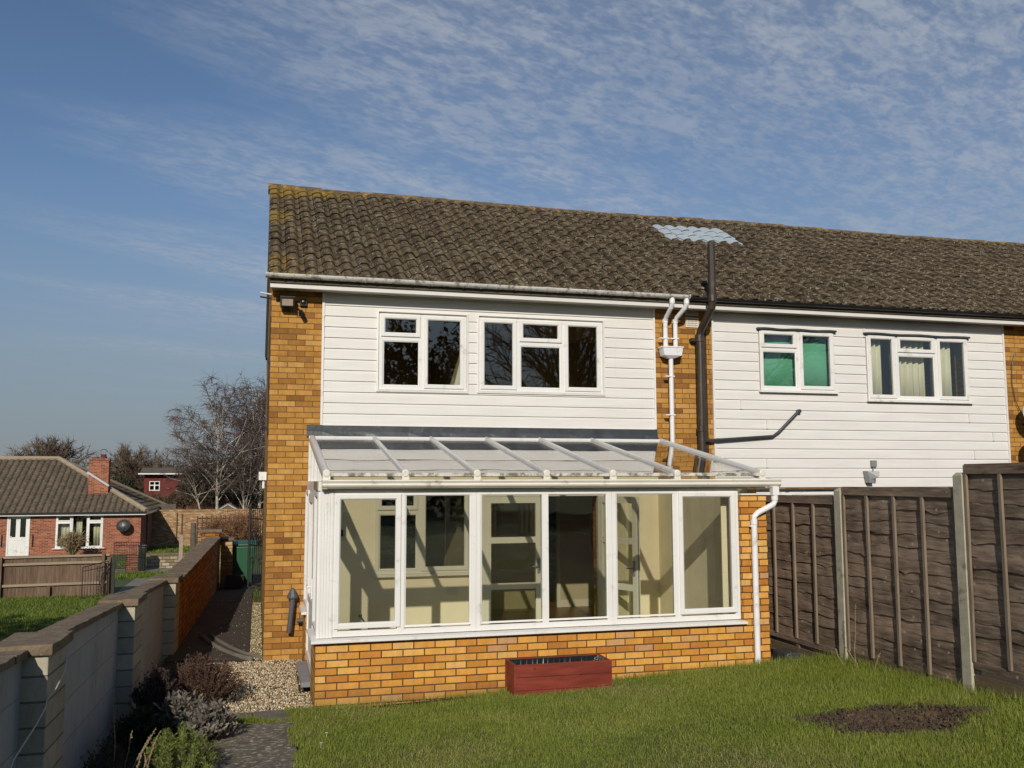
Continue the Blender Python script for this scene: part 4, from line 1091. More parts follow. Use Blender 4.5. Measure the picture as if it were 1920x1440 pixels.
# moulded gutter and downpipe
mb = MB(); prof = [(-2.835, 2.318), (-2.925, 2.318), (-2.932, 2.306), (-2.926, 2.296), (-2.915, 2.280), (-2.925, 2.264), (-2.918, 2.250), (-2.900, 2.236), (-2.890, 2.228), (-2.835, 2.228)]
mb.extr(prof, 'x', 0.045, 5.300); mb.extr([(y - 0.006 * (y < -2.85), z + (0.005 if z > 2.3 else -0.005 if z < 2.23 else 0)) for y, z in prof], 'x', 0.030, 0.085)
mb.extr([(y - 0.006 * (y < -2.85), z + (0.005 if z > 2.3 else -0.005 if z < 2.23 else 0)) for y, z in prof], 'x', 5.180, 5.318)
gt = mb.build('gutter', M['upvc_cream'], cv)
mb = MB(); mb.box(5.205, 5.285, -2.925, -2.85, 2.13, 2.229); mb.tube([(5.245, -2.888, 2.14), (5.245, -2.888, 2.06), (5.225, -2.886, 2.02), (5.03, -2.866, 1.925), (4.985, -2.862, 1.88), (4.982, -2.862, 1.80), (4.982, -2.862, 0.10)], 0.034, 14)
collar(mb, (4.982, -2.862, 1.79), 0.034, 0.05); collar(mb, (5.245, -2.888, 2.07), 0.034, 0.05); mb.box(4.93, 4.99, -2.875, -2.821, 1.765, 1.785)
mb.build('downpipe', M['pipe_white'], cv)
mb = MB(); mb.box(0.118, 0.15, -1.0, -0.9, 1.60, 1.70); 
t = tag(MB().tube([(1.02, -1.35, 0.125), (0.64, -1.0, 0.66)], 0.010, 8).lathe([(0.0, -0.012), (0.022, -0.012), (0.022, 0.02), (0.0, 0.02)], (0.64, -1.0, 0.66), 10).build('stay_rod', M['steel'], origin=(1.02, -1.35, 0.125)), 'thin grey rod leaning inside the left end of the glass lean-to', 'rod')

# ------------------------------------------------------------------ planter
pl = thing('planter_box', 'dark red wooden planter trough lined with black plastic against the brick base', 'planter', (2.52, -3.02, 0.15))
px0, px1, py0, py1, pz0, pz1 = 1.985, 3.060, -3.215, -2.845, 0.02, 0.415
for nm, bx in (('front_panel', (px0 + 0.022, px1 - 0.022, py0 + 0.004, py0 + 0.028)), ('back_panel', (px0 + 0.022, px1 - 0.022, py1 - 0.028, py1 - 0.004)), ('end_panel', (px0 + 0.004, px0 + 0.028, py0 + 0.024, py1 - 0.024)), ('end_panel', (px1 - 0.028, px1 - 0.004, py0 + 0.024, py1 - 0.024))):
    mb = MB()
    for k in range(3): mb.box(*bx, pz0 + k * 0.132, pz0 + k * 0.132 + 0.129)
    mb.build(nm, M['planter_red'], pl, bevel=0.003)
for x in (px0, px1 - 0.026):
    for y in (py0, py1 - 0.026):
        mb = MB(); mb.box(x, x + 0.026, y, y + 0.026, pz0, pz1 + 0.002); mb.build('corner_strip', M['planter_red'], pl, bevel=0.003)
mb = MB(); nx, ny = 60, 20; rr = np.random.default_rng(3)
for j in range(ny + 1):
    for i in range(nx + 1):
        u, v = i / nx, j / ny; e = min(u * (px1 - px0), (1 - u) * (px1 - px0), v * (py1 - py0), (1 - v) * (py1 - py0))
        z = pz1 - 0.006 - 0.19 * min(1, e / 0.05) + 0.012 * math.sin(i * 1.7 + 2 * math.sin(j)) * min(1, e / 0.02) + 0.006 * rr.normal() * (e > 0.001)
        mb.v.append((px0 + 0.032 + u * (px1 - px0 - 0.064), py0 + 0.032 + v * (py1 - py0 - 0.064), z))
for j in range(ny):
    for i in range(nx):
        a = j * (nx + 1) + i; mb.f.append((a, a + 1, a + nx + 2, a + nx + 1)); mb.m.append(0)
mb.build('liner', M['liner'], pl, smooth=False)

# ------------------------------------------------------------------ garden wall on the left
def XP(y): return -1.62 + 0.03 * (y - 1)
def ZC(y): return 0.99 - 0.040 * (y - 1) if y < 1 else 0.965 + 0.018 * (y - 1)
gw = thing('garden_wall', 'grey concrete block wall with stone coping and stepped piers', 'wall', (-1.9, -6, 0))
def sweep(mb, y0, y1, xa, xb, za, zb, n=6, jit=0.0, seed=0):
    """bar along the wall: xa/xb offsets from the pier line, za/zb functions of y"""
    rr = random.Random(seed); o = len(mb.v)
    for i in range(n + 1):
        y = y0 + (y1 - y0) * i / n; X = XP(y)
        j = [rr.uniform(-jit, jit) for _ in range(4)]
        mb.v += [(X + xa + j[0], y, za(y)), (X + xb + j[1], y, za(y) + j[3] * 0.3), (X + xb + j[1], y, zb(y) + j[2]), (X + xa + j[0], y, zb(y) + j[3])]
    for i in range(n):
        a = o + i * 4
        for j in range(4): mb.f.append((a + j, a + (j + 1) % 4, a + 4 + (j + 1) % 4, a + 4 + j)); mb.m.append(0)
    mb.f += [tuple(o + j for j in range(4))[::-1], tuple(o + n * 4 + j for j in range(4))]; mb.m += [0, 0]
piers = [(-10.1, -9.6), (-6.22, -5.70), (-2.79, -2.26), (0.66, 1.16)]
prev = -14.0
for (a, b) in piers:
    mb = MB(); sweep(mb, prev, a, -0.30, -0.150, lambda y: -1.3, lambda y: ZC(y) - 0.055); mb.build('panel', M['block'], gw)
    mb = MB(); y = prev
    while y < a - 0.02:
        L = min(0.62, a - y); sweep(mb, y, y + L - 0.008, -0.325, -0.112, lambda q: ZC(q) - 0.0545, lambda q: ZC(q) - 0.005, 3, 0.005, int(y * 100))
        y += L
    mb.build('coping', M['stone_cap'], gw, bevel=0.006)
    mb = MB(); sweep(mb, a + 0.001, b - 0.001, -0.302, 0.0, lambda y: -1.3, lambda y: ZC(a) - 0.045, 2); pr = mb.build('pier', M['block_pier'], gw, bevel=0.006)
    mb = MB(); sweep(mb, a - 0.03, b + 0.03, -0.335, 0.030, lambda y: ZC(a) - 0.044, lambda y: ZC(a) + 0.022, 3, 0.004, int(a * 10)); mb.build('pier_cap', M['stone_cap'], pr, bevel=0.008)
    prev = b
bw = thing('brick_wall', 'orange brick boundary wall with stone coping along the side passage', 'wall', (-1.5, 4.5, 0))
mb = MB(); sweep(mb, 1.165, 8.55, -0.23, -0.004, lambda y: -1.35, lambda y: ZC(y) - 0.05, 12); mb.build('wall', M['brick_buff'], bw)
mb = MB(); y = 1.19
while y < 8.55:
    sweep(mb, y, min(y + 0.55, 8.56) - 0.008, -0.27, 0.035, lambda q: ZC(q) - 0.0495, lambda q: ZC(q) + 0.006, 3, 0.006, int(y * 77)); y += 0.55
mb.build('coping', M['stone_cap'], bw, bevel=0.008)
mb = MB(); sweep(mb, 8.57, 8.95, -0.36, 0.0, lambda y: -1.35, lambda y: 1.20); pr = mb.build('pier', M['brick_buff'], bw)
mb = MB(); sweep(mb, 8.53, 9.0, -0.42, 0.06, lambda y: 1.2005, lambda y: 1.26); mb.build('pier_cap', M['stone_cap'], pr, bevel=0.008)
mb = MB(); sweep(mb, 8.96, 9.35, 0.02, 0.26, lambda y: -0.2, lambda y: 1.00); pr = mb.build('gate_pier', M['brick_tan'], bw)
mb = MB(); sweep(mb, 8.93, 9.39, 0.0, 0.30, lambda y: 1.0005, lambda y: 1.05); mb.build('pier_cap', M['stone_cap'], pr, bevel=0.008)
# a loose wire strung over the nearest pier
wp = [(-1.90, -5.35, 1.25), (-1.83, -5.63, 1.155), (-1.79, -5.95, 1.08), (-1.795, -6.16, 1.02), (-1.83, -6.25, 0.965), (-1.83, -6.27, 0.93), (-1.84, -6.5, 0.87), (-1.87, -6.85, 0.78), (-1.89, -7.05, 0.62), (-1.92, -7.2, 0.57), (-1.95, -7.7, 0.6)]
o = tag(MB().tube(wp, 0.0045, 6).lathe([(0.0, -0.02), (0.018, 0.0), (0.0, 0.02)], (-1.92, -7.2, 0.58), 8).build('garden_wire', M['wire'], origin=(-1.85, -6.3, 0.9)), 'pale bare wire sagging across the nearest grey block pier', 'wire')

# ------------------------------------------------------------------ right boundary fence
def fence_panel(y0, ztop, zbot, label, kick, seed):
    t = thing('lap_fence', label, 'fence', (6.0, y0, 0), 0, 'waney lap panels of the right fence')
    rr = random.Random(seed); W, H = 1.84, ztop - zbot
    mb = MB(); z = zbot + 0.02; rows = int((H - 0.09) / 0.118); pitch = (H - 0.09) / rows; n = 46
    for r in range(rows + 1):
        zb, zt = z + r * pitch - 0.03, min(z + r * pitch + pitch + 0.03, ztop - 0.02)
        ph = [rr.uniform(0, 6.28) for _ in range(4)]; am = [rr.uniform(0.003, 0.010), rr.uniform(0.003, 0.008), rr.uniform(0.002, 0.005)]
        kn = [(rr.uniform(0, W), rr.uniform(0.006, 0.028), rr.uniform(0.03, 0.10)) for _ in range(3)]
        o = len(mb.v); tw = rr.uniform(-0.004, 0.004)
        for i in range(n + 1):
            y = W * i / n
            wv = am[0] * math.sin(y * 3.1 + ph[0]) + am[1] * math.sin(y * 8.3 + ph[1]) + am[2] * math.sin(y * 19 + ph[2]) + sum(h * math.exp(-((y - c) / s) ** 2) * -1 for c, h, s in kn)
            b = 0.006 * math.sin(y * 4 + ph[3]) + tw + 0.0028 * math.sin(y * 13.6 + ph[1] * 0.3) + 0.0022 * math.sin(y * 27 + ph[2])
            mb.v += [(5.997, y0 + y, zb + wv), (5.976 + b * 0.9, y0 + y, zb + wv), (5.981 + b * 0.7, y0 + y, (zb + zt) / 2), (5.993, y0 + y, zt)]
        for i in range(n):
            for j in range(3): a = o + i * 4 + j; mb.f.append((a, a + 4, a + 5, a + 1)); mb.m.append(0)
    mb.box(5.998, 6.006, y0, y0 + W, zbot + 0.03, ztop - 0.03)
    mb.build('boards', M['fence_brown'], t)
    mb = MB(); mb.box(5.950, 6.03, y0 - 0.005, y0 + W + 0.005, ztop - 0.085, ztop - 0.0005); mb.box(5.958, 6.024, y0, y0 + W, ztop, ztop + 0.012); mb.build('top_rail', M['fence_brown'], t, bevel=0.003)
    for y in (0.018, 0.48, 0.93, 1.39, W - 0.018):
        mb = MB(); q = rr.uniform(-0.01, 0.01); mb.beam((5.958, y0 + y + q, zbot), (5.958, y0 + y, ztop - 0.086), 0.034, 0.026, (1, 0, 0)); mb.build('batten', M['fence_batten'], t)
    if kick:
        mb = MB(); mb.box(5.955, 6.01, y0, y0 + W, zbot - 0.065, zbot - 0.001); mb.build('bottom_rail', M['fence_brown'], t, bevel=0.003)
    mb = MB(); mb.box(5.965, 6.0, y0, y0 + W, zbot - 0.24, zbot - 0.12 if kick else zbot - 0.001)
    if kick: mb.box(5.962, 5.990, y0 + 0.9, y0 + 0.96, zbot - 0.25, zbot - 0.066)
    mb.build('base_board', M['fence_base'], t)
    return t
fence_panel(-1.10, 2.10, 0.34, 'brown waney fence panel nearest the house beside the golden brick end', True, 1)
fence_panel(-3.045, 2.10, 0.34, 'brown waney fence panel behind the white downpipe, left of the first concrete post', True, 2)
fence_panel(-5.010, 2.215, 0.36, 'brown waney fence panel between the two concrete posts', False, 3)
fence_panel(-6.98, 2.445, 0.60, 'taller grey-brown waney fence panel at the picture edge', True, 4)
fence_panel(-8.95, 2.445, 0.62, 'tall grey-brown waney fence panel further up the garden', True, 5)
fence_panel(-10.92, 2.46, 0.70, 'tall grey-brown waney fence panel furthest up the garden', True, 6)
def post(y, zt, label):
    mb = MB(); b = -0.1
    mb.extr([(5.930, y - 0.058), (5.962, y - 0.058), (5.970, y - 0.028), (6.012, y - 0.028), (6.020, y - 0.058), (6.050, y - 0.058), (6.050, y + 0.058), (6.020, y + 0.058), (6.012, y + 0.028), (5.970, y + 0.028), (5.962, y + 0.058), (5.930, y + 0.058)], 'z', b, zt)
    o = len(mb.v); mb.add([(5.930, y - 0.058, zt), (6.050, y - 0.058, zt), (6.050, y + 0.058, zt), (5.930, y + 0.058, zt), (5.95, y - 0.03, zt + 0.03), (6.03, y - 0.03, zt + 0.03), (6.03, y + 0.03, zt + 0.03), (5.95, y + 0.03, zt + 0.03)], [(0, 1, 5, 4), (1, 2, 6, 5), (2, 3, 7, 6), (3, 0, 4, 7), (4, 5, 6, 7)])
    return tag(mb.build('fence_post', M['concrete_post'], origin=(5.99, y, lawn_z(6, y))), label, 'fence post', 'concrete posts of the right fence')
post(-1.14, 2.05, 'concrete fence post hidden mostly behind the lean-to corner')
post(-3.105, 2.175, 'concrete fence post between the low panel and the middle panel')
post(-5.075, 2.345, 'concrete fence post between the middle panel and the tall panel')
post(-7.045, 2.40, 'concrete fence post beyond the tall panel')
post(-9.01, 2.42, 'concrete fence post second beyond the tall panel')
mb = MB(); mb.extr([(5.50, 0.02), (5.50, 0.235), (5.53, 0.26), (5.72, 0.255), (5.74, 0.23), (5.74, 0.02)], 'y', -2.62, -2.30)
tag(mb.build('drain_box', M['waste_dark'], bevel=0.01, origin=(5.62, -2.46, 0.1)), 'low dark grey drain box in the grass at the foot of the fence', 'drain box')

# ------------------------------------------------------------------ passage: gate, bins
gt = thing('iron_gate', 'tall black wrought iron gate with scrolls beside the house corner', 'gate', (-0.47, 8.0, 0))
def gpt(u, z): return (-0.455 - 0.31 * u, 7.75 + 0.60 * u, z)
mb = MB(); mb.tube([gpt(0, 0.05), gpt(0, 1.80)], 0.016, 6); mb.tube([gpt(1, 0.05), gpt(1, 1.78)], 0.022, 6)
for z in (0.12, 0.95, 1.50, 1.72): mb.tube([gpt(0, z), gpt(1, z)], 0.012, 6)
mb.build('frame', M['iron'], gt)
mb = MB()
for k in range(1, 8): mb.tube([gpt(k / 8, 0.12), gpt(k / 8, 1.72)], 0.0075, 5)
mb.build('bars', M['iron'], gt)
mb = MB()
for u0, z0, s in ((0.25, 1.05, 1), (0.75, 1.05, -1), (0.25, 0.6, -1), (0.75, 0.6, 1), (0.25, 1.60, 1), (0.75, 1.60, -1)):
    mb.tube([gpt(u0 + s * 0.12 * math.cos(t) * (1 - t / 9), z0 + 0.11 * math.sin(t) * (1 - t / 9)) for t in [0.5 * k for k in range(14)]], 0.007, 5)
mb.build('scrolls', M['iron'], gt)
wb = thing('wheelie_bin', 'large green wheelie bin standing behind the brick wall end', 'bin', (-0.94, 9.5, 0.0))
mb = MB(); mb.add([(-1.20, 9.30, 0.02), (-0.70, 9.30, 0.02), (-0.70, 9.80, 0.02), (-1.20, 9.80, 0.02), (-1.27, 9.22, 0.86), (-0.63, 9.22, 0.86), (-0.63, 9.93, 0.86), (-1.27, 9.93, 0.86)], [(0, 3, 2, 1), (0, 1, 5, 4), (1, 2, 6, 5), (2, 3, 7, 6), (3, 0, 4, 7), (4, 5, 6, 7)])
mb.build('body', M['bin_green'], wb, bevel=0.03)
mb = MB(); mb.extr([(9.18, 0.861), (9.18, 0.90), (9.40, 0.945), (9.90, 0.955), (9.97, 0.90), (9.97, 0.861)], 'x', -1.30, -0.60); mb.build('lid', M['bin_green'], wb, bevel=0.015)
for x in (-1.20, -0.70):
    mb = MB(); mb.lathe([(0.0, -0.03), (0.10, -0.03), (0.10, 0.03), (0.0, 0.03)], (x, 9.82, 0.10), 14, 'x'); mb.build('wheel', M['black'], wb)
mb = MB(); mb.wall(-1.24, -0.86, 0.02, 0.27, 8.55, 8.57, []); mb.box(-1.24, -1.22, 8.57, 8.90, 0.02, 0.27); mb.box(-0.88, -0.86, 8.57, 8.90, 0.02, 0.27); mb.box(-1.22, -0.88, 8.88, 8.90, 0.02, 0.27); mb.box(-1.22, -0.88, 8.57, 8.88, 0.02, 0.04); mb.box(-1.25, -0.85, 8.54, 8.57, 0.255, 0.275); mb.box(-0.98, -0.96, 8.535, 8.549, 0.03, 0.25); mb.box(-0.92, -0.90, 8.535, 8.549, 0.03, 0.25)
tag(mb.build('recycling_crate', M['black'], origin=(-1.05, 8.7, 0.02), bevel=0.005), 'low black crate on the passage floor in front of the green bin', 'crate')
# ------------------------------------------------------------------ bungalow
ZB = -1.36
bg_ = thing('bungalow', 'red brick bungalow with brown hipped roof and white front door', 'bungalow', (-14, 42, ZB))
YB = 37.9
BW = (-10.17, -8.02, -0.98, 0.66); BD = (-12.34, -11.33, -1.30, 0.64)
mb = MB(); mb.wall(-24, -6.26, -1.6, 0.76, YB, YB + 0.28, [BW, BD, (-21, -19, -0.98, 0.66)]); mb.wall(YB + 0.28, 47.4, -1.6, 0.76, -6.54, -6.26, [(43.0, 43.9, -1.3, 0.6)], 'x'); mb.box(-24, -6.54, 47.1, 47.4, -1.6, 0.76)
mb.build('wall', M['brick_red'], bg_)
mb = MB(); mb.box(-24, -6.55, 41, 41.1, -1.5, 0.76); mb.build('partition', M['room_dark'], bg_)
# hipped roof of shallow tiles
ex0, ex1, ey0, ey1, ez = -24.4, -5.98, 37.55, 47.75, 0.78
hd = (ey1 - ey0) / 2; rz = ez + hd * 0.535
mb = MB()
def hip_rows(front):
    rows = 16; L = 0.30
    for r in range(rows):
        t0, t1 = r / rows, (r + 1) / rows
        a0, a1 = hd * t0, hd * t1 + 0.03
        z0, z1 = ez + a0 * 0.535 + 0.035, ez + a1 * 0.535 + 0.010
        if front: n = int((ex1 - a0 - ex0) / 0.05)
        else: n = int((ey1 - ey0 - 2 * a0) / 0.05)
        o = len(mb.v)
        for i in range(n + 1):
            f = i / n
            if front:
                xa, xb = ex0 + f * (ex1 - a0 - ex0), ex0 + f * (ex1 - a1 - ex0); h = 0.05 * abs(math.sin(xa * math.pi / 0.30)) - 0.03
                mb.v += [(xa, ey0 + a0, z0 - 0.03), (xa, ey0 + a0, z0 + h), (xa, ey0 + a1, z1 + h)]
            else:
                ya, yb = ey0 + a0 + f * (ey1 - ey0 - 2 * a0), ey0 + a1 + f * (ey1 - ey0 - 2 * a1); h = 0.05 * abs(math.sin(ya * math.pi / 0.30)) - 0.03
                mb.v += [(ex1 - a0, ya, z0 - 0.03), (ex1 - a0, ya, z0 + h), (ex1 - a1, yb, z1 + h)]
        for i in range(n):
            a = o + 3 * i; mb.f += [(a, a + 3, a + 4, a + 1), (a + 1, a + 4, a + 5, a + 2)]; mb.m += [0, 0]
hip_rows(True); hip_rows(False)
mb.quad((ex0, ey1, ez), (ex1, ey1, ez), (ex1 - hd, ey1 - hd, rz), (ex0, ey1 - hd, rz))
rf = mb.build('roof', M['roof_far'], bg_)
mb = MB(); mb.tube([(ex0, ey0 + hd, rz + 0.02), (ex1 - hd, ey0 + hd, rz + 0.02)], 0.13, 8); mb.tube([(ex1 - hd, ey0 + hd, rz + 0.02), (ex1, ey0, ez + 0.05)], 0.13, 8); mb.tube([(ex1 - hd, ey0 + hd, rz + 0.02), (ex1, ey1, ez + 0.05)], 0.12, 8); mb.build('ridge', M['old_rail'], rf)
mb = MB(); mb.box(ex0, ex1 - 0.05, ey0 + 0.05, ey0 + 0.08, 0.62, 0.775); mb.box(ex1 - 0.08, ex1 - 0.051, ey0 + 0.081, ey1, 0.62, 0.775); mb.build('fascia', M['upvc'], bg_)
mb = MB(); mb.box(ex0, ex1, ey0 - 0.03, ey0 + 0.049, 0.70, 0.79); mb.build('gutter', M['gutter_black'], bg_)
ch = MB(); ch.box(-8.98, -8.04, 39.15, 39.75, 1.6, 3.46); ch.box(-9.02, -8.00, 39.11, 39.79, 3.36, 3.41); c_ = ch.build('chimney', M['brick_red'], rf)
mb = MB(); mb.lathe([(0.15, 0), (0.13, 0.18), (0.15, 0.21), (0.11, 0.21), (0.11, 0.0)], (-8.35, 39.45, 3.46), 14); mb.box(-8.90, -8.62, 39.3, 39.6, 3.461, 3.53); mb.tube([(-8.35 + 0.17 * math.cos(t), 39.45, 3.80 + 0.14 * math.sin(t)) for t in [math.pi * k / 10 for k in range(11)]], 0.018, 6); mb.build('chimney_pot', M['brick_darkred'], rf)
mb = MB(); mb.beam((-9.05, 39.08, 2.76), (-8.0, 39.08, 2.06), 0.05, 0.10); mb.build('chimney_flashing', M['dish_pale'], rf)
def win_b(x0, x1):
    window(bg_, x0, x1, BW[2], BW[3], YB - 0.02, [(x0 + 0.72, -0.9, 0.6), (x1 - 0.70, -0.9, 0.6)], [(0.30, x0 + 0.05, x0 + 0.70), (0.30, x1 - 0.68, x1 - 0.05)],
       [(x0 + 0.05, x0 + 0.69, 0.33, 0.62, 's'), (x0 + 0.05, x0 + 0.69, -0.94, 0.27, 's'), (x0 + 0.76, x1 - 0.74, -0.94, 0.62, 'f'), (x1 - 0.67, x1 - 0.05, 0.33, 0.62, 's'), (x1 - 0.67, x1 - 0.05, -0.94, 0.27, 's')], M['upvc'], M['glass'], sill=(0.09, 0.12), fw=0.05)
win_b(BW[0], BW[1]); win_b(-21, -19)
d_ = thing_ = None
mb = MB(); mb.ring(*BD, [(0, YB + 0.06), (0, YB - 0.02), (0.07, YB - 0.02), (0.07, YB + 0.06)]); df = mb.build('door_frame', M['upvc'], bg_)
mb = MB(); mb.wall(BD[0] + 0.07, BD[1] - 0.07, BD[2] + 0.02, BD[3] - 0.07, YB, YB + 0.04, [(-12.20, -11.95, -0.40, 0.50), (-11.76, -11.51, -0.40, 0.50)])
for k in range(4): mb.box(-12.20 + k * 0.175, -12.20 + k * 0.175 + 0.16, YB - 0.008, YB - 0.0005, -1.22, -0.62)
mb.box(-12.03, -11.68, YB - 0.012, YB - 0.001, -0.555, -0.50); mb.tube([(-12.21, YB - 0.05, -0.36), (-12.12, YB - 0.05, -0.36)], 0.016, 6)
dr = mb.build('door', M['upvc'], bg_)
for x in (-12.20, -11.76):
    g = MB(); g.box(x, x + 0.25, YB + 0.012, YB + 0.02, -0.40, 0.50); g.build('pane', M['glass'], dr)
mb = MB()
for x in (-12.55, -11.18): mb.tube([(x, YB - 0.07, -0.85), (x, YB - 0.07, -0.28)], 0.02, 6); mb.tube([(x, YB, -0.83), (x, YB - 0.07, -0.83)], 0.015, 6); mb.tube([(x, YB, -0.3), (x, YB - 0.07, -0.3)], 0.015, 6)
mb.build('grab_rail', M['iron'], bg_)
mb = MB(); mb.tube([(-6.20, 40.2, 0.7), (-6.20, 40.2, -1.3)], 0.045, 8); mb.build('downpipe', M['pipe_grey'], bg_)
mb = MB(); mb.box(-6.19, -5.15, 44.6, 44.7, -1.5, 0.98); mb.build('porch_screen', M['roof_plain'], bg_)
for x0, x1, lab in ((-10.05, -9.60, 'cream curtain at the left light of the bungalow window above the bush'), (-9.30, -9.02, 'cream curtain in the middle of the bungalow window beside the dark gap'), (-8.50, -8.10, 'cream curtain at the right light of the bungalow window')):
    curtain(x0, x1, -0.9, 0.55, YB + 0.32, lab, M['curtain'], 3, 0.03)
dish('satellite_dish', (-7.02, 37.60, 0.08), 0.34, (-0.15, -0.9, 0.35), M['dish_dark'], 'dark round satellite dish on the red bungalow wall', (-7.02, 37.9, -0.3))

# ------------------------------------------------------------------ left-hand gardens
tf = thing('timber_fence', 'weathered upright-board timber fence across the neighbouring lawn', 'fence', (-6.6, 18.9, -1.2))
FL, FR = Vector((-9.2, 18.75, 0)), Vector((-5.02, 19.0, 0)); fdir = (FR - FL).normalized()
mb = MB(); rr = random.Random(9); u = 0
while u < (FR - FL).length:
    p = FL + fdir * u; q = FL + fdir * (u + 0.094); zt = 0.0 + rr.uniform(-0.012, 0.012); y0 = rr.uniform(0, 0.01)
    mb.add([(p.x, p.y + y0, -1.28), (q.x, q.y + y0, -1.28), (q.x, q.y + y0, zt), (p.x, p.y + y0, zt), (p.x, p.y + y0 + 0.018, -1.28), (q.x, q.y + y0 + 0.018, -1.28), (q.x, q.y + y0 + 0.018, zt), (p.x, p.y + y0 + 0.018, zt)], [(0, 1, 2, 3), (7, 6, 5, 4), (0, 4, 5, 1), (1, 5, 6, 2), (2, 6, 7, 3), (3, 7, 4, 0)]); u += 0.099
mb.build('boards', M['old_fence'], tf)
for z in (-0.20, -0.83):
    mb = MB(); mb.beam(FL + Vector((0, -0.04, z)), FR + Vector((0, -0.04, z + 0.02)), 0.05, 0.075); mb.build('rail', M['old_rail'], tf)
mb = MB(); mb.beam(FL + Vector((0, 0.0, 0.01)), FR + Vector((0, 0.0, 0.025)), 0.11, 0.06); mb.build('top_rail', M['old_rail'], tf)
for u, zt in ((1.18, 0.03), (2.52, -0.87), (4.02, 0.08), (4.19, -0.04)):
    p = FL + fdir * u; mb = MB(); mb.box(p.x - 0.045, p.x + 0.045, p.y - 0.13, p.y - 0.065, -1.4, zt); mb.build('post', M['old_fence'], tf)
def garden_gate(name, label, p0, p1, z0, z1, bars, mat, scroll):
    t = thing(name, label, 'gate', (*p0, z0)); a, b = Vector((*p0, 0)), Vector((*p1, 0))
    def g(u, z): q = a + (b - a) * u; return (q.x, q.y, z)
    mb = MB(); mb.tube([g(0, z0), g(0, z1), g(1, z1 + 0.10 * scroll), g(1, z0), g(0, z0 + 0.02)], 0.016, 6); mb.tube([g(0, z1 - 0.12), g(1, z1 - 0.12 + 0.06 * scroll)], 0.010, 5); mb.build('frame', mat, t)
    mb = MB()
    for k in range(1, bars): mb.tube([g(k / bars, z0), g(k / bars, z1)], 0.008, 4)
    if not scroll:
        for k in range(1, 12): mb.tube([g(0, z0 + (z1 - z0) * k / 12), g(1, z0 + (z1 - z0) * k / 12)], 0.005, 4)
    mb.build('bars', mat, t)
    if scroll:
        mb = MB()
        for u0, zz in ((0.62, z1 - 0.1), (0.62, z0 + 0.55), (0.62, z0 + 0.15), (0.8, z1 - 0.1), (0.8, z0 + 0.2)): mb.tube([g(u0 + 0.06 * math.cos(t_), zz + 0.07 * math.sin(t_)) for t_ in [0.6 * k for k in range(11)]], 0.008, 4)
        mb.build('scrolls', mat, t)
    return t
garden_gate('iron_gate', 'low black wrought iron gate standing open before the timber fence', (-5.60, 17.9), (-5.02, 18.75), -1.18, -0.25, 9, M['iron'], 1)
mb = MB(); mb.box(-4.90, -4.81, 18.65, 18.75, -1.3, -0.23); mb.box(-4.915, -4.795, 18.635, 18.765, -0.23, -0.18); tag(mb.build('gate_post', M['iron'], origin=(-4.88, 18.7, -1.2)), 'black square gate post at the right end of the timber fence', 'gate post')
garden_gate('mesh_gate', 'rust brown wire mesh garden gate in front of the bungalow corner', (-5.90, 26.4), (-4.90, 26.25), -1.22, -0.05, 16, M['iron'], 0)
mb = MB(); mb.box(-5.60, -5.15, 27.4, 27.45, -1.25, -0.15); tag(mb.build('rusty_panel', M['brick_red'], origin=(-5.4, 27.4, -1.2)), 'rust red board leaning behind the mesh gate', 'board')
mb = MB(); mb.box(-5.12, -4.86, 27.3, 27.6, -1.25, -0.30); mb.box(-5.14, -4.84, 27.27, 27.63, -0.30, -0.22); tag(mb.build('water_butt', M['black'], origin=(-5.0, 27.4, -1.2), bevel=0.03), 'black storage tub behind the right half of the mesh gate', 'tub')
lw = thing('stone_wall', 'low walling-stone garden wall between the mesh gate and the brick wall', 'wall', (-3.8, 28.8, -1.25))
mb = MB(); mb.box(-4.95, -1.9, 28.6, 28.85, -1.4, -0.72); mb.build('stones', M['rubble'], lw); mb = MB(); mb.box(-5.0, -1.9, 28.56, 28.89, -0.72, -0.66); mb.build('coping', M['stone_cap'], lw)
fw_ = thing('brick_wall', 'long pale brick garden wall with trellis far behind the passage', 'wall', (-2, 43.5, -1.3))
mb = MB(); mb.box(-7.2, 9.0, 43.2, 43.45, -1.6, 0.62); mb.box(-7.2, 9.0, 43.17, 43.48, 0.62, 0.70); mb.build('wall', M['brick_tan'], fw_)
mb = MB()
for k in range(14): mb.box(-3.9 + k * 0.25, -3.87 + k * 0.25, 43.10, 43.13, -1.2, 0.35)
for k in range(6): mb.box(-3.9, -0.6, 43.131, 43.15, -1.1 + k * 0.26, -1.07 + k * 0.26)
mb.box(-5.0, -4.95, 43.1, 43.14, -1.2, 0.55); mb.box(-4.72, -4.68, 43.1, 43.14, -1.2, 0.5); mb.build('trellis', M['old_fence'], fw_)
mb = MB(); mb.tube([(-3.50, 34.2, -1.4), (-3.52, 34.2, 0.33)], [0.16, 0.12], 9); mb.tube([(-3.50, 34.2, -1.35), (-3.50, 34.15, -0.7)], [0.26, 0.15], 9); tag(mb.build('tree_stump', M['bark_grey'], origin=(-3.5, 34.2, -1.3)), 'bare upright tree stump on the lawn before the pale brick wall', 'stump')
mb = MB(); mb.box(-3.25, -3.12, 22.5, 22.63, -1.3, 0.42); tag(mb.build('wooden_post', M['old_rail'], origin=(-3.2, 22.5, -1.2)), 'short grey wooden post rising behind the orange brick wall coping', 'post')
sh = thing('garden_shed', 'wooden garden shed with pale gable boards behind the pale brick wall', 'shed', (-1.6, 46.5, -1.3))
mb = MB(); mb.box(-3.05, -1.55, 45.2, 47.6, -1.5, 0.45); mb.extr([(-3.05, 0.45), (-1.55, 0.45), (-2.30, 0.92)], 'y', 45.2, 47.6); mb.build('walls', M['old_fence'], sh)
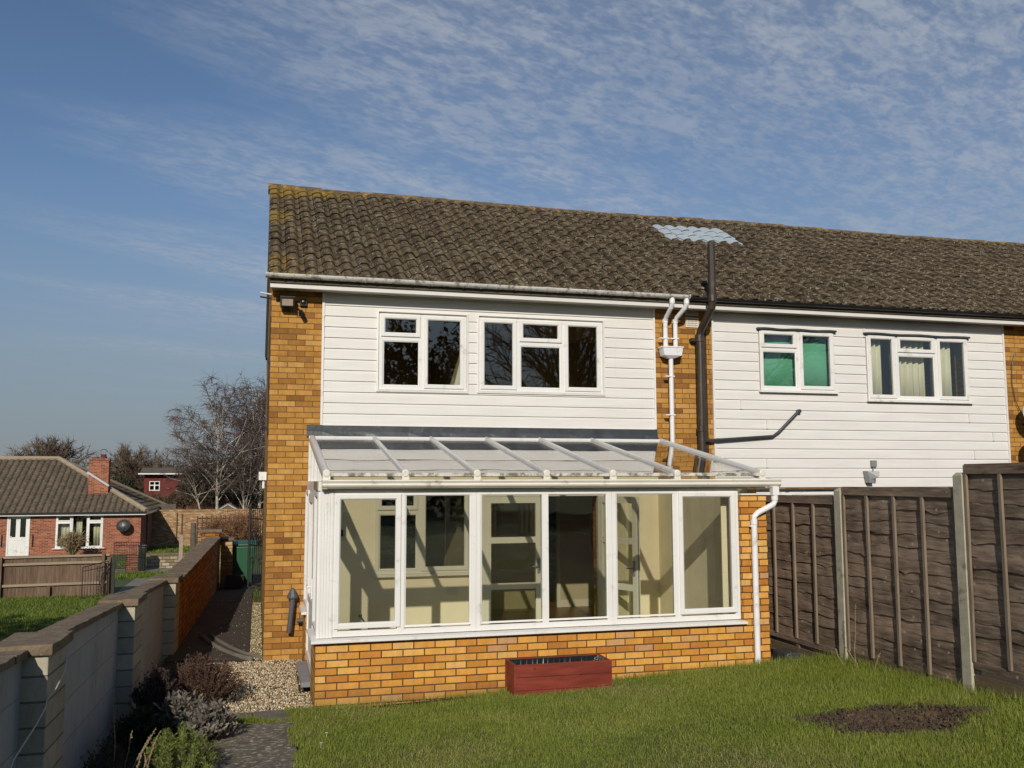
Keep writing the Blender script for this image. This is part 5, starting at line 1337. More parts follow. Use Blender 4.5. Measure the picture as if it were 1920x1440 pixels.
mb = MB(); mb.beam((-3.20, 45.14, 0.38), (-2.30, 45.14, 0.95), 0.05, 0.08); mb.beam((-1.40, 45.14, 0.38), (-2.30, 45.14, 0.95), 0.05, 0.08); mb.build('barge_board', M['upvc_cream'], sh)
mb = MB(); mb.add([(-3.25, 45.1, 0.38), (-2.30, 45.1, 0.99), (-2.30, 47.9, 0.99), (-3.25, 47.9, 0.38), (-1.35, 45.1, 0.38), (-1.35, 47.9, 0.38), (-3.25, 45.1, 0.34), (-2.30, 45.1, 0.95), (-2.30, 47.9, 0.95), (-3.25, 47.9, 0.34), (-1.35, 45.1, 0.34), (-1.35, 47.9, 0.34)], [(0, 1, 2, 3), (1, 4, 5, 2), (6, 9, 8, 7), (7, 8, 11, 10), (0, 6, 7, 1), (1, 7, 10, 4), (3, 2, 8, 9), (2, 5, 11, 8)]); mb.build('roof', M['pipe_grey'], sh)
rh = thing('red_house', 'distant dark red house with one white window under a low roof', 'house', (-5, 66, -1.3))
mb = MB(); mb.wall(-9.1, 2.0, -1.6, 2.80, 64.4, 64.7, [(-8.72, -7.96, 1.55, 2.28)]); mb.box(-9.1, 2.0, 69.5, 69.8, -1.6, 2.8); mb.box(-9.1, -8.8, 64.7, 69.5, -1.6, 2.8); mb.build('wall', M['brick_darkred'], rh)
mb = MB(); mb.extr([(63.9, 2.80), (63.9, 2.90), (67.0, 4.0), (70.3, 2.90), (70.3, 2.80)], 'x', -5.6, 2.4); mb.extr([(63.9, 2.80), (63.9, 2.90), (66.0, 3.35), (70.3, 2.90), (70.3, 2.80)], 'x', -9.4, -5.61); mb.build('roof', M['roof_plain'], rh)
mb = MB(); mb.box(-9.5, 2.5, 63.85, 63.899, 2.80, 2.89); mb.build('fascia', M['upvc'], rh)
window(rh, -8.72, -7.96, 1.55, 2.28, 64.38, [(-8.34, 1.6, 2.2)], [(1.98, -8.68, -8.0)], [(-8.68, -8.37, 1.60, 1.95, 'f'), (-8.31, -8.0, 1.60, 1.95, 'f')], M['upvc'], M['glass'])

# ------------------------------------------------------------------ trees
def limb(mb, p, d, L, r0, r1, rr, wob, segs=5, n=5, up=0.0):
    pts = [Vector(p)]; d = Vector(d).normalized()
    for i in range(segs):
        d = (d + Vector((rr.gauss(0, wob), rr.gauss(0, wob), rr.gauss(0, wob) + up))).normalized()
        pts.append(pts[-1] + d * (L / segs))
    mb.tube(pts, [r0 + (r1 - r0) * i / segs for i in range(segs + 1)], n, False)
    return pts
def bare_tree(name, label, base, h, seed, crown_w, r0, mats, nb=22, nsub=7, ntw=7, droop=0.25, lean=(0, 0), group=None, cat='tree', start=0.35, asc=0.75, tw=0.010, tlen=0.16, top=None):
    """trunk, ascending branches whose tips lie on a dome, sub-branches and twigs along them"""
    rr = random.Random(seed); t = thing(name, label, cat, base, 0, group)
    tm, cm = MB(), MB(); B = Vector(base); top = top or min(0.9, start + 0.55)
    trunk = limb(tm, B - Vector((0, 0, 0.3)), (lean[0], lean[1], 1), h * 0.93, r0, r0 * 0.10, rr, 0.035, 10, 8, 0.05)
    for i in range(nb):
        f = start + (top - start) * ((i + rr.random()) / nb) ** 1.1; k = min(int(f * 10), 9)
        p = trunk[k].lerp(trunk[k + 1], f * 10 - k); az = i * 2.4 + rr.uniform(-0.5, 0.5)
        th = R(rr.uniform(14, 74) if asc < 1 else rr.uniform(6, 62)); hz = max(0.6, (B.z + h - p.z))
        Lb = rr.uniform(0.82, 1.06) / math.sqrt((math.sin(th) / crown_w) ** 2 + (math.cos(th) / hz) ** 2)
        d = Vector((math.cos(az) * math.sin(th), math.sin(az) * math.sin(th), math.cos(th)))
        bp = limb(tm, p, d, Lb, r0 * 0.34 * (1.15 - f * 0.8), tw * 1.1, rr, 0.085, 7, 5, 0.03 if droop < 0.2 else -0.01)
        for s in range(nsub):
            g = 0.18 + 0.82 * (s + rr.random()) / nsub; kk = min(int(g * 7), 6); pp = bp[kk].lerp(bp[kk + 1], g * 7 - kk); bd = (bp[kk + 1] - bp[kk]).normalized()
            sd = bd * 0.9 + Vector((rr.gauss(0, 0.6), rr.gauss(0, 0.6), rr.gauss(0.15, 0.4)))
            Ls = Lb * rr.uniform(0.20, 0.42) * (1.15 - g * 0.55)
            sp = limb(cm, pp, sd, Ls, tw * 1.6, tw * 0.8, rr, 0.10, 4, 3, -droop * 0.35)
            for w in range(ntw):
                gg = rr.random(); k2 = min(int(gg * 4), 3); pw_ = sp[k2].lerp(sp[k2 + 1], gg * 4 - k2)
                limb(cm, pw_, sd * 0.55 + Vector((rr.gauss(0, 0.7), rr.gauss(0, 0.7), rr.gauss(0.1, 0.6) - droop)), h * tlen * rr.uniform(0.4, 1.0), tw, tw * 0.4, rr, 0.09, 3, 3, -droop * 0.6)
    tm.build('trunk', mats[0], t, smooth=True); cm.build('crown', mats[1], t)
    return t
bt = M['bark_birch'], M['twig_birch']
bare_tree('birch_tree', 'bare white-stemmed birch with open crown left of the house corner', (-2.95, 46.4, -1.32), 9.9, 11, 3.0, 0.125, bt, 34, 9, 11, 0.35, (0.04, 0), start=0.28, tlen=0.085, tw=0.0115)
bare_tree('birch_tree', 'thin leaning white birch stem sloping left from the birch foot', (-3.25, 46.2, -1.32), 6.6, 23, 1.9, 0.075, bt, 22, 7, 8, 0.25, (-0.42, 0), start=0.42, tlen=0.09, tw=0.009)
bare_tree('birch_tree', 'tall white birch rising close beside the house corner', (-0.55, 47.6, -1.32), 10.6, 31, 2.6, 0.13, bt, 34, 9, 11, 0.35, (-0.02, 0), start=0.25, tlen=0.085, tw=0.0115)
bare_tree('birch_tree', 'crooked birch with low side limbs just left of the tall birch', (-1.45, 46.9, -1.32), 7.6, 37, 2.2, 0.085, bt, 22, 7, 8, 0.3, (0.05, 0), start=0.22, asc=0.3, tlen=0.09, tw=0.010)
bare_tree('birch_tree', 'purple-twigged dense birch behind the two tall birches', (-1.0, 54.0, -1.32), 9.9, 41, 2.1, 0.11, (M['bark_grey'], M['twig_purple']), 30, 8, 10, 0.3, (0, 0), start=0.35, tlen=0.10, tw=0.016)
gr_ = (M['bark_grey'], M['twig_brown'])
bare_tree('bare_tree', 'large round-crowned bare tree on the skyline left of the chimney', (-25.0, 107.5, -1.4), 8.3, 51, 6.2, 0.30, gr_, 44, 10, 11, 0.0, start=0.18, asc=0.9, tlen=0.11, tw=0.028)
bare_tree('bare_tree', 'fan-shaped bare tree on the skyline just right of the chimney', (-12.7, 84, -1.4), 6.8, 57, 4.0, 0.22, gr_, 44, 10, 11, 0.0, start=0.16, asc=1.2, tlen=0.11, tw=0.022)
bare_tree('bare_tree', 'small wispy bare tree on the skyline above the distant red house', (-8.6, 78, -1.4), 5.9, 61, 2.7, 0.14, gr_, 22, 7, 7, 0.0, start=0.2, asc=1.2, tlen=0.12, tw=0.018)
bare_tree('bare_tree', 'thin bare tree between the hip roof and the chimney', (-16.2, 88, -1.4), 5.9, 67, 1.8, 0.10, gr_, 18, 6, 6, 0.0, start=0.3, asc=1.4, tlen=0.12, tw=0.018)
bare_tree('bare_tree', 'low bare tree at the left picture edge of the skyline', (-33, 108, -1.4), 5.9, 71, 5.0, 0.2, gr_, 24, 8, 8, 0.0, start=0.15, asc=0.9, tlen=0.12, tw=0.028)
bare_tree('bare_tree', 'low bushy bare tree right of the round-crowned skyline tree', (-19.4, 100, -1.4), 5.6, 73, 4.0, 0.2, gr_, 24, 8, 8, 0.0, start=0.15, asc=0.8, tlen=0.12, tw=0.028)
bare_tree('bare_tree', 'dark thicket tree between the two right skyline trees', (-10.4, 82, -1.4), 5.6, 77, 3.0, 0.15, (M['bark_grey'], M['twig_purple']), 26, 8, 9, 0.0, start=0.12, asc=0.8, tlen=0.12, tw=0.022)

def leafy(name, label, base, blobs, n, size, mat, seed, cat='shrub', stems=5, group=None, stem_mat=None, aspect=0.5, thresh=0.32):
    """crown of leaf cards filling ellipsoid blobs (cx,cy,cz,rx,ry,rz), patchy, plus a few stems"""
    rg = np.random.default_rng(seed); t = thing(name, label, cat, base, 0, group); P = []
    vol = np.array([b[3] * b[4] * b[5] for b in blobs]); vol = vol / vol.sum()
    for b, f in zip(blobs, vol):
        k = int(n * f); q = rg.normal(size=(k, 3)); q /= np.linalg.norm(q, axis=1)[:, None]; q *= (rg.random(k) ** 0.42)[:, None] * (1 + 0.12 * np.sin(q[:, :1] * 7) * np.cos(q[:, 1:2] * 6 + q[:, 2:] * 5))
        P.append(q * np.array(b[3:]) + np.array(b[:3]))
    P = np.concatenate(P)
    cl = np.sin(P[:, 0] * 9 / size * 0.12) * np.sin(P[:, 1] * 8 / size * 0.12 + 1) + np.sin(P[:, 2] * 10 / size * 0.12 + P[:, 0] * 3)
    P = P[(cl > -thresh * 2.6) | (rg.random(len(P)) < 0.35)]
    V, F = cards(rg, P, size * rg.uniform(0.5, 1.3, len(P)), aspect)
    np_mesh('crown', V, F, mat, t, off=base)
    mb = MB(); rr = random.Random(seed)
    for s in range(stems):
        b = blobs[s % len(blobs)]
        limb(mb, (base[0] + rr.uniform(-0.1, 0.1) * b[3], base[1] + rr.uniform(-0.1, 0.1) * b[4], base[2] - 0.1), Vector((b[0] - base[0] + rr.gauss(0, 0.3) * b[3], b[1] - base[1] + rr.gauss(0, 0.3) * b[4], max(0.3, b[2] - base[2]))), max(0.3, b[2] - base[2] + b[5] * 0.5), max(0.012, 0.04 * b[3]), max(0.004, 0.012 * b[3]), rr, 0.06, 5, 5)
    mb.build('trunk', stem_mat or M['bark_grey'], t)
    return t
leafy('evergreen_tree', 'dark rounded evergreen tree behind the white birch stems', (-3.9, 53, -1.4), [(-3.9, 53, 1.6, 2.0, 1.6, 2.3), (-4.7, 53, 0.8, 1.5, 1.4, 1.8), (-2.6, 53, 1.4, 1.7, 1.4, 2.1)], 15000, 0.22, M['evergreen'], 81, 'tree')
leafy('evergreen_tree', 'dark evergreen mass behind the tall birch by the house', (-0.6, 54, -1.4), [(-0.9, 54, 1.3, 1.9, 1.5, 2.2), (0.6, 54, 1.4, 1.7, 1.5, 2.4)], 11000, 0.22, M['evergreen'], 82, 'tree')
leafy('evergreen_bush', 'dark evergreen bush below the fan-shaped skyline tree', (-11.1, 68, -1.4), [(-11.1, 68, 1.2, 1.6, 1.4, 1.7), (-12.4, 68, 0.7, 1.4, 1.3, 1.4)], 5000, 0.25, M['evergreen'], 83, 'bush')
for (x, y, w, h_, sd, lab) in ((-6.2, 50.5, 1.9, 2.5, 91, 'brown leafless thicket in front of the distant red house'), (-4.3, 48.6, 1.8, 2.0, 92, 'brown leafless thicket at the foot of the leaning birch'), (-8.3, 53.5, 2.2, 2.0, 93, 'brown leafless thicket between the hip roof and red house'), (-1.9, 50.2, 2.0, 2.4, 95, 'brown leafless thicket behind the shed roof'), (-10.6, 60, 2.6, 2.4, 96, 'brown scrub patch below the dark evergreen bush')):
    bare_tree('thicket', lab, (x, y, -1.4), h_ * 1.15, sd, w * 1.1, 0.06, gr_ if sd % 2 else (M['bark_grey'], M['twig_red']), 26, 7, 8, 0.1, cat='thicket', start=0.04, asc=0.6, tlen=0.16, tw=0.013)
for i, (x, y, rx, rz_, lab) in enumerate(((-28, 113, 8, 4.3, 'far brown woodland clump behind the round skyline tree'), (-16.5, 96, 5, 3.7, 'far brown woodland clump behind the chimney'), (-9.5, 90, 5, 4.3, 'far brown woodland clump above the red house roof'), (-40, 115, 8, 4.2, 'far brown woodland clump at the left picture edge'), (-3, 78, 5, 4.0, 'far brown woodland clump behind the birches'), (3, 60, 4, 4, 'brown scrub hidden mostly by the house corner'))):
    leafy('woodland_clump', lab, (x, y, -1.4), [(x, y, rz_ * 0.35, rx, 3, rz_ * 0.62), (x + rx * 0.5, y + 1, rz_ * 0.2, rx * 0.6, 3, rz_ * 0.5)], 5200, 0.42, M['scrub'], 100 + i, 'woodland')
for (x, y, lab, sd) in ((-7.6, 51.2, 'dense brown scrub covering the lower wall of the distant red house', 141), (-5.3, 50.6, 'dense brown scrub left of the birch foot over the pale wall', 142), (-10.0, 52.5, 'dense brown scrub behind the bungalow hip end', 143)):
    leafy('scrub_thicket', lab, (x, y, -1.4), [(x, y, 0.2, 1.6, 1.1, 1.45), (x + 1.0, y + 0.3, 0.0, 1.2, 1.0, 1.3)], 13000, 0.22, M['scrub'], sd, 'thicket', aspect=0.30)
# clipped twiggy bush before the bungalow window and the fruit bush on the trellis
def twiggy(name, label, base, w, h_, seed, mat, n=260, cat='bush', spread=1.0, tw=0.008, trunk=0.05):
    t = thing(name, label, cat, base); rr = random.Random(seed); mb, tb = MB(), MB(); B = Vector(base)
    for i in range(n):
        az = rr.uniform(0, 6.283); el = rr.uniform(0.15, 1.0)
        d = Vector((math.cos(az) * spread * (1 - el * 0.7), math.sin(az) * spread * (1 - el * 0.7), 0.35 + el))
        p = limb(mb, B + Vector((rr.gauss(0, 0.06 * w), rr.gauss(0, 0.06 * w), h_ * rr.uniform(0.05, 0.25))), Vector((d.x * w, d.y * w, d.z * h_)), (w * 0.5 + h_ * 0.5) * rr.uniform(0.75, 1.0), tw * 1.5, tw * 0.7, rr, 0.10, 5, 3)
        for k in range(5):
            q = p[rr.randint(2, 5)]; limb(mb, q, (rr.gauss(0, 1), rr.gauss(0, 1), rr.gauss(0.5, 0.7)), 0.18 * (w + h_) * rr.uniform(0.4, 1.0), tw, tw * 0.5, rr, 0.15, 3, 3)
    for i in range(4): limb(tb, B - Vector((0, 0, 0.1)), (rr.gauss(0, 0.3), rr.gauss(0, 0.3), 1), h_ * 0.5, trunk, trunk * 0.5, rr, 0.1, 4, 6)
    tb.build('trunk', M['bark_grey'], t); mb.build('crown', mat, t)
    return t
twiggy('clipped_bush', 'rounded clipped brown bush in front of the bungalow window', (-9.05, 36.0, -1.36), 0.70, 1.25, 5, M['twig_tan'], 300, tw=0.013)
twiggy('fruit_tree', 'low spreading russet fruit tree trained before the pale brick wall', (-1.52, 41.9, -1.35), 1.5, 1.9, 6, M['twig_red'], 160, 'tree', 1.4, 0.012, 0.10)
twiggy('fruit_tree', 'second russet fruit tree left of the first on the trellis', (-2.9, 42.3, -1.35), 1.1, 1.7, 16, M['twig_red'], 110, 'tree', 1.4, 0.011, 0.07)

# trees and hedges behind the photographer: they show in the window glass and shade the left-hand lawn
leafy('conifer_hedge', 'tall dark conifer hedge beyond the left picture edge shading the lawn', (-9.5, 4.0, -0.9), [(-7.4 - 1.9 * k, 5.0 + 0.2 * (k % 2), 1.0, 1.5, 1.3, 2.45) for k in range(5)], 16000, 0.26, M['evergreen'], 120, 'hedge')
leafy('conifer_hedge', 'dark conifer hedge behind the photographer reflected in the upper windows', (7.0, -46, 0.3), [(-4 + 3.1 * k, -46, 5.6, 2.3, 1.6, 7.6 + 0.7 * math.sin(k * 2.3)) for k in range(6)], 30000, 0.5, M['evergreen'], 121, 'hedge')
bare_tree('bare_tree', 'bare spreading tree behind the photographer reflected in the window glass', (17.0, -38, 0.4), 15.5, 131, 7.5, 0.40, gr_, 40, 9, 8, 0.1, start=0.16, asc=0.8, tlen=0.10, tw=0.024)
bare_tree('bare_tree', 'second bare tree further right behind the photographer reflected in glass', (24.0, -34, 0.4), 14.0, 137, 7.0, 0.36, gr_, 36, 9, 8, 0.1, start=0.16, asc=0.8, tlen=0.10, tw=0.024)
# ------------------------------------------------------------------ garden plants
rg = np.random.default_rng(77)
def stems_plant(name, label, c, rx, ry, hh, n, seed, stem_mat, leaf_mat_, leaf, per, thick=0.0022, cat='shrub', upright=0.6, aspect=0.4, lo=0.25):
    """many thin stems from one base with small leaves along them"""
    r_ = np.random.default_rng(seed); t = thing(name, label, cat, c); rr = random.Random(seed); mb = MB(); P = []; D = []
    for i in range(n):
        az = rr.uniform(0, 6.283); q = math.sqrt(rr.random())
        tip = Vector((c[0] + rx * q * math.cos(az), c[1] + ry * q * math.sin(az), c[2] + hh * (1 - 0.55 * q * q) * rr.uniform(0.7, 1.08)))
        b = Vector((c[0] + rx * q * math.cos(az) * (1 - upright) + rr.gauss(0, 0.02), c[1] + ry * q * math.sin(az) * (1 - upright) + rr.gauss(0, 0.02), c[2] - 0.02))
        if upright > 0.9: b = Vector((tip.x + rr.gauss(0, 0.03), tip.y + rr.gauss(0, 0.03), c[2] - 0.02))
        pts = []
        for k in range(5):
            f = k / 4; p = b.lerp(tip, f) + Vector((rr.gauss(0, 0.012), rr.gauss(0, 0.012), 0.05 * hh * math.sin(f * 3.14))); pts.append(p)
        mb.tube(pts, [thick * 1.4, thick * 1.2, thick, thick * 0.9, thick * 0.6], 3, False)
        for k in range(per):
            f = lo + (1 - lo) * rr.random(); j = min(int(f * 4), 3); p = pts[j].lerp(pts[j + 1], f * 4 - j)
            d = (tip - b).normalized()
            a = rr.uniform(0, 6.283); P.append(tuple(p)); D.append((d.x * 0.7 + math.cos(a) * 0.8, d.y * 0.7 + math.sin(a) * 0.8, d.z * 0.7 + rr.gauss(0, 0.2)))
    mb.build('stems', stem_mat, t)
    P = np.array(P); D = np.array(D); dn = D / np.linalg.norm(D, axis=1)[:, None]; sz = leaf * r_.uniform(0.6, 1.3, len(P))
    V, F = cards(r_, P + dn * (sz / 2)[:, None], sz, aspect, D.copy())
    np_mesh('leaves', V, F, leaf_mat_, t, off=c)
    return t
M['dry_leaf'] = leaf_mat('dry_heath_leaves', [(0, (0.045, 0.022, 0.014)), (0.5, (0.115, 0.060, 0.038)), (1, (0.20, 0.125, 0.085))], 0.9, 0.15)
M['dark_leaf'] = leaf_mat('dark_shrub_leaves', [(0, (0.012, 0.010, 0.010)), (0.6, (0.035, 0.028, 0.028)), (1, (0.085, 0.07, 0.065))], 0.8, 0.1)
M['sage_leaf'] = leaf_mat('sage_leaves', [(0, (0.075, 0.066, 0.052)), (0.5, (0.155, 0.138, 0.112)), (0.9, (0.23, 0.205, 0.165)), (1, (0.24, 0.23, 0.12))], 0.9, 0.15)
M['rosemary_leaf'] = leaf_mat('rosemary_needles', [(0, (0.09, 0.12, 0.022)), (0.5, (0.19, 0.24, 0.055)), (1, (0.31, 0.34, 0.10))], 0.6, 0.25)
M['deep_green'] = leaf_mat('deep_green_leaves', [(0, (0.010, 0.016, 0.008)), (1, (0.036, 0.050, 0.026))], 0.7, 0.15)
M['brown_stem'] = plain('brown_stem', (0.085, 0.05, 0.033), 0.9, 0.3, 30)
stems_plant('heath_shrub', 'large dry brown heath shrub beside the gravel by the passage mouth', (-1.14, -2.20, 0.0), 0.46, 0.56, 0.50, 420, 1, M['brown_stem'], M['dry_leaf'], 0.022, 46, 0.0020)
stems_plant('dark_shrub', 'dark leafless-looking shrub in the wall shade left of the brown heath', (-1.50, -3.05, 0.02), 0.24, 0.34, 0.54, 170, 2, M['brown_stem'], M['dark_leaf'], 0.028, 34, 0.0022)
stems_plant('sage_plant', 'grey-leaved sage drooping over the path edge', (-1.0, -3.78, 0.04), 0.28, 0.30, 0.30, 90, 3, M['brown_stem'], M['sage_leaf'], 0.075, 16, 0.003, 'plant', 0.5, 0.36)
stems_plant('sage_plant', 'grey-leaved sage against the brown heath shrub', (-1.28, -3.32, 0.03), 0.26, 0.22, 0.34, 70, 4, M['brown_stem'], M['sage_leaf'], 0.070, 16, 0.003, 'plant', 0.5, 0.36)
stems_plant('dark_shrub', 'low dark shrub at the wall foot behind the rosemary', (-1.50, -4.05, 0.05), 0.26, 0.36, 0.34, 130, 5, M['brown_stem'], M['deep_green'], 0.045, 26, 0.0025)
stems_plant('rosemary_bush', 'bright green rosemary with upright needled sprigs at the path edge', (-1.12, -5.12, 0.07), 0.27, 0.32, 0.44, 52, 6, M['brown_stem'], M['rosemary_leaf'], 0.034, 210, 0.0022, 'plant', 0.95, 0.13, 0.1)
stems_plant('rosemary_bush', 'shaded dark rosemary close to the grey block wall', (-1.62, -5.1, 0.08), 0.22, 0.40, 0.34, 80, 7, M['brown_stem'], M['deep_green'], 0.026, 60, 0.0022, 'plant', 0.95, 0.18, 0.1)
stems_plant('rosemary_bush', 'sparse rosemary sprigs at the lower right of the bed', (-0.93, -4.75, 0.06), 0.13, 0.4, 0.20, 46, 8, M['brown_stem'], M['rosemary_leaf'], 0.024, 34, 0.002, 'plant', 0.9, 0.16, 0.1)
def stalk_clump(label, c, stalks, seed):
    t = thing('dry_stalks', label, 'dead stalks', c); rr = random.Random(seed)
    for (dx, dy, h_, lx, ly) in stalks:
        mb = MB(); pts = []
        for k in range(7):
            f = k / 6; pts.append((c[0] + dx + lx * f * f + rr.gauss(0, 0.006), c[1] + dy + ly * f + rr.gauss(0, 0.006), c[2] + h_ * f))
        mb.tube(pts, [0.005 - 0.0035 * k / 6 for k in range(7)], 5)
        for k in range(16):
            f = 0.62 + 0.38 * k / 16; j = min(int(f * 6), 5); p = Vector(pts[j]).lerp(Vector(pts[j + 1]), f * 6 - j); r = 0.006 * rr.uniform(0.5, 1.3)
            mb.lathe([(0, -r), (r, 0), (0, r)], (p.x + rr.gauss(0, 0.004), p.y, p.z), 5)
        mb.build('stalk', M['stalk'], t)
stalk_clump('pale dry seed stalks leaning right before the rosemary', (-1.42, -5.55, 0.06), [(0, 0, 0.52, 0.16, 0.05), (0.05, 0.05, 0.42, 0.11, 0), (0.10, -0.03, 0.50, 0.09, 0.08), (-0.03, 0.1, 0.44, 0.15, 0.1), (0.14, 0.06, 0.36, -0.05, 0), (0.02, -0.1, 0.34, 0.06, 0)], 3)
stalk_clump('tall thin pale seed stalk standing against the grey block wall', (-1.56, -5.25, 0.05), [(0, 0, 0.80, -0.02, 0.02), (0.07, 0.02, 0.46, 0.05, 0)], 4)
stalk_clump('short curled dry stalks at the foot of the nearest pier', (-1.72, -6.2, 0.1), [(0, 0, 0.44, -0.05, 0.02), (0.10, -0.05, 0.32, 0.03, 0)], 5)
stalk_clump('thin dry weed stalks at the foot of the right fence', (5.80, -3.6, 0.2), [(0, 0, 0.30, -0.12, 0.1), (0, -0.2, 0.28, 0.02, -0.15), (-0.05, 0.2, 0.22, -0.05, 0.1), (0, 0.1, 0.75, -0.02, -0.1)], 6)

# ------------------------------------------------------------------ grass
M['straw'] = leaf_mat('dry_grass_blades', [(0, (0.16, 0.14, 0.05)), (0.5, (0.30, 0.26, 0.10)), (1, (0.52, 0.45, 0.24))], 0.7, 0.25)
def lawnz_np(x, y): return 0.03 + 0.028 * np.maximum(0, x) + 0.045 * np.maximum(0, -2.85 - y)
def in_patch(x, y):
    t = np.arctan2((y - ec[1]) / 0.50, (x - ec[0]) / 0.80); r = np.hypot((y - ec[1]) / 0.50, (x - ec[0]) / 0.80)
    return r / (1 + 0.16 * np.sin(3 * t + 1) + 0.10 * np.sin(5 * t + 2) + 0.05 * np.sin(11 * t))
N = 420000
x = rg.uniform(-0.30, 5.96, N); y = -2.86 - 5.6 * rg.random(N) ** 1.05
pr = in_patch(x, y)
edge = -0.26 + 0.035 * np.sin(y * 5.1) + 0.03 * np.sin(y * 13.7 + 1)
den = 0.5 + 0.5 * np.sin(x * 2.3 + np.sin(y * 3.1) * 1.3) * np.sin(y * 2.7 + 0.6 * np.sin(x * 4))
bare = np.exp(-((x - 1.05) / 0.75) ** 2 - ((y + 3.02) / 0.20) ** 2)
keep = (pr > rg.normal(1.0, 0.13, N)) & (x > edge - rg.random(N) * 0.03) & (rg.random(N) < 0.50 + 0.50 * den) & (rg.random(N) > bare * 1.05)
keep &= ~((x > 1.98) & (x < 3.07) & (y > -3.22)) & ~((x > 5.49) & (y > -2.63) & (y < -2.29))
inside = (pr < 0.98) & (rg.random(N) < 0.05 + 0.45 * np.clip(pr - 0.62, 0, 1) + 0.16 * np.exp(-((x - 4.75) / 0.18) ** 2 - ((y + 5.6) / 0.10) ** 2)); keep |= inside
x, y = x[keep], y[keep]; n = len(x)
lush = 0.5 + 0.5 * np.sin(x * 1.1 + 1.0 + 0.7 * np.sin(y * 1.9))
wallg = np.exp(-np.abs(y + 2.95) / 0.10) * (x > 1.9) + np.exp(-np.abs(x - 5.93) / 0.08)
h = rg.gamma(7, 1 / 7, n) * (0.023 + 0.014 * lush + 0.014 * np.clip(x - 2.5, 0, 1.2)) * (1 + 0.9 * np.clip(wallg, 0, 1)); h[pr[keep] < 1.0] *= 0.6
w = rg.uniform(0.0024, 0.0048, n)
V, F = blades(rg, np.stack([x, y, lawnz_np(x, y) - 0.004], 1), h, w, 0.62)
np_mesh('grass', V, F, M['grass'], kind='stuff')
N = 110000; x = rg.uniform(-0.25, 5.9, N); y = -2.95 - 5.2 * rg.random(N)
bl = np.sin(x * 1.7 + 0.8 * np.sin(y * 2.3)) * np.sin(y * 2.1 + 1.1 * np.sin(x * 1.3 + 2)) + 0.9 * np.exp(-((x - 0.6) / 0.7) ** 2 - ((y + 3.6) / 0.5) ** 2)
ok = (bl > rg.uniform(0.0, 1.3, N)) & (in_patch(x, y) > 0.97) & ~((x > 1.98) & (x < 3.07) & (y > -3.22)); x, y = x[ok], y[ok]; n = len(x)
V, F = blades(rg, np.stack([x, y, lawnz_np(x, y) + 0.006], 1), rg.gamma(6, 1 / 6, n) * 0.034, rg.uniform(0.002, 0.004, n), 1.5)
np_mesh('dry_grass', V, F, M['straw'], kind='stuff')
# the strip of grass by the slabs, and the weeds along the passage wall
N = 2600; x = rg.uniform(-0.90, -0.25, N); y = rg.normal(-3.26, 0.035, N); V, F = blades(rg, np.stack([x, y, 0.03 + 0 * x], 1), rg.gamma(6, 1 / 6, N) * 0.035 * (0.4 + np.exp(-((x + 0.65) / 0.15) ** 2)), rg.uniform(0.003, 0.005, N), 0.7); np_mesh('path_grass', V, F, M['grass'], kind='stuff')
N = 1300; x = rg.uniform(-0.66, -0.50, N); y = rg.uniform(0.3, 8.6, N); V, F = blades(rg, np.stack([x, y, 0 * x - 0.02], 1), rg.gamma(4, 1 / 4, N) * 0.045, rg.uniform(0.005, 0.010, N), 0.9); np_mesh('passage_weeds', V, F, M['grass_far'], kind='stuff')
# neighbouring lawn beyond the wall
N = 120000; x = rg.uniform(-9.5, -1.95, N); y = rg.uniform(3, 18.9, N); zt = np.interp(y, [8, 15, 19], [-0.9, -1.15, -1.2]); zt = np.where(y < 8, -0.9 + (8 - y) * 0.065, zt)
hh = rg.gamma(5, 1 / 5, N) * 0.055; tall = rg.random(N) < 0.004; hh[tall] *= 2.6
V, F = blades(rg, np.stack([x, y, zt - 0.01], 1), hh, rg.uniform(0.008, 0.018, N), 0.6); np_mesh('far_grass', V, F, M['grass_far'], kind='stuff')
N = 26000; x = rg.uniform(-6.4, -1.8, N); y = np.where(rg.random(N) < 0.4, rg.uniform(24.2, 26.3, N), rg.uniform(29, 43, N)); zt = np.interp(y, [19, 30, 40, 3000], [-1.2, -1.28, -1.35, -1.35])
V, F = blades(rg, np.stack([x, y, zt - 0.01], 1), rg.gamma(5, 1 / 5, N) * 0.09, rg.uniform(0.02, 0.04, N), 0.6); np_mesh('far_grass', V, F, M['grass_far'], kind='stuff')

# ------------------------------------------------------------------ gravel stones
def stones(name, P, s, mat, seed):
    r_ = np.random.default_rng(seed); n = len(P)
    base = np.array([(1, 0, 0), (-1, 0, 0), (0, 1, 0), (0, -1, 0), (0, 0, 1), (0, 0, -1)], float)
    fc = np.array([(0, 2, 4), (2, 1, 4), (1, 3, 4), (3, 0, 4), (2, 0, 5), (1, 2, 5), (3, 1, 5), (0, 3, 5)])
    a = r_.normal(size=(n, 3)); a /= np.linalg.norm(a, axis=1)[:, None]; b = np.cross(a, r_.normal(size=(n, 3))); b /= np.linalg.norm(b, axis=1)[:, None]; c = np.cross(a, b)
    R_ = np.stack([a, b, c], 1); sc = s[:, None] * r_.uniform([0.8, 0.55, 0.35], [1.2, 0.95, 0.7], (n, 3))
    L = base[None] * sc[:, None, :] * r_.uniform(0.8, 1.2, (n, 6, 1))
    V = np.einsum('nij,njk->nik', L, R_) + P[:, None, :]
    F = np.arange(n)[:, None, None] * 6 + fc[None]
    return np_mesh(name, V.reshape(-1, 3), [F.reshape(-1, 3)], mat, kind='stuff')
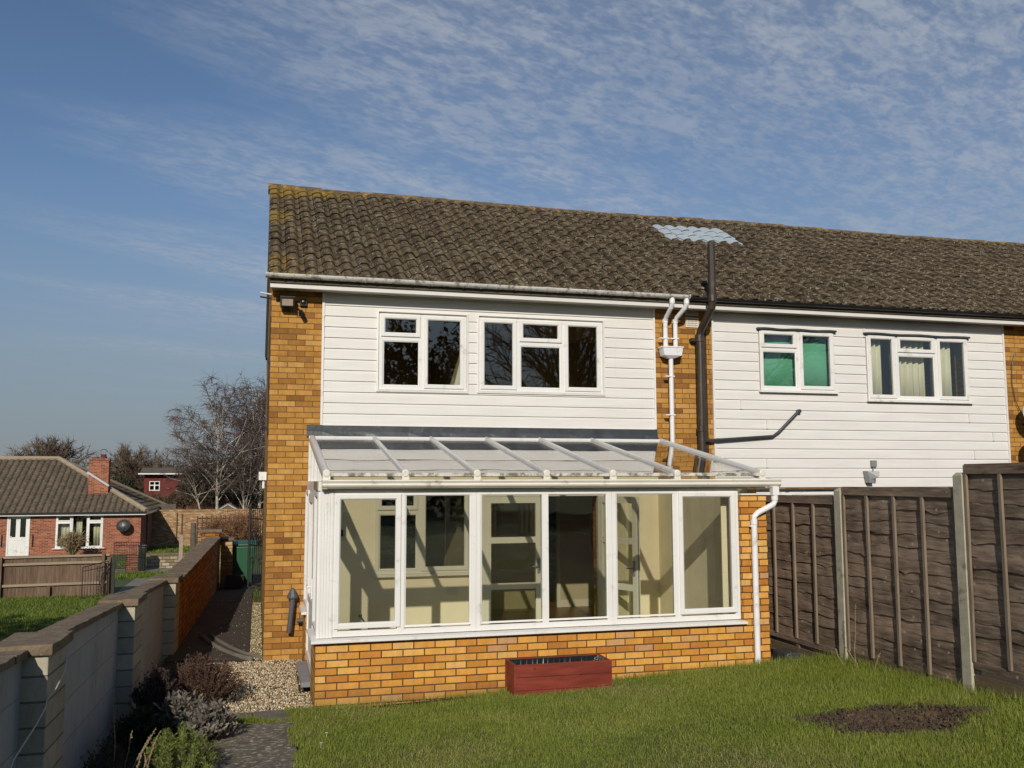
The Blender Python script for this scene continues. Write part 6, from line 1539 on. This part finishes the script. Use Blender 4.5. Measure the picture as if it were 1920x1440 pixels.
N = 11500; x = rg.uniform(-1.30, -0.005, N); y = rg.uniform(-2.85, 0.0, N); ok = ~((x > -0.49) & (y > -0.01)) & ~((x > -0.11) & (y > -2.0) & (y < -0.74) & (rg.random(N) < 0.9))
P = np.stack([x, y, rg.uniform(-0.004, 0.012, N)], 1)[ok]
stones('gravel', P, rg.uniform(0.008, 0.017, len(P)), M['gravel'], 3)
N = 2600; x = rg.uniform(-0.68, -0.50, N); y = rg.uniform(0.1, 6, N); stones('gravel', np.stack([x, y, 0.0 * x + 0.002], 1), rg.uniform(0.008, 0.016, N), M['gravel'], 4)
N = 260; x = rg.uniform(-1.6, -0.7, N); y = rg.uniform(0.1, 7, N) ** 1.0; stones('gravel', np.stack([x, y, 0.0 * x + 0.020], 1), rg.uniform(0.004, 0.010, N), M['gravel'], 5)
N = 900; th = rg.uniform(0, 6.283, N); q = np.sqrt(rg.random(N)) * 0.95; x = ec[0] + 0.8 * q * np.cos(th); y = ec[1] + 0.5 * q * np.sin(th)
stones('soil_clods', np.stack([x, y, lawnz_np(x, y) + 0.022], 1), rg.uniform(0.006, 0.024, N), M['earth'], 6)
# small things lying about
o = tag(MB().beam((-0.42, -1.75, 0.016), (-0.30, -1.70, 0.02), 0.022, 0.008).build('dead_leaf', M['brown_stem'], origin=(-0.36, -1.72, 0.012)), 'brown dead leaf lying on the gravel', 'leaf')
for i, (x, y) in enumerate(((0.02, -4.25), (-0.05, -4.62))):
    mb = MB()
    for k in range(7): a = k * 0.9; mb.add([(x, y, lawn_z(x, y) + 0.045), (x + 0.012 * math.cos(a - 0.25), y + 0.012 * math.sin(a - 0.25), lawn_z(x, y) + 0.05), (x + 0.018 * math.cos(a), y + 0.018 * math.sin(a), lawn_z(x, y) + 0.047), (x + 0.012 * math.cos(a + 0.25), y + 0.012 * math.sin(a + 0.25), lawn_z(x, y) + 0.05)], [(0, 1, 2, 3)])
    mb.tube([(x, y, lawn_z(x, y)), (x, y, lawn_z(x, y) + 0.046)], 0.0015, 4)
    tag(mb.build('daisy', M['upvc'], origin=(x, y, lawn_z(x, y))), ('small white daisy in the lawn edge by the path, further one' if i == 0 else 'small white daisy in the lawn edge by the path, nearer one'), 'flower')
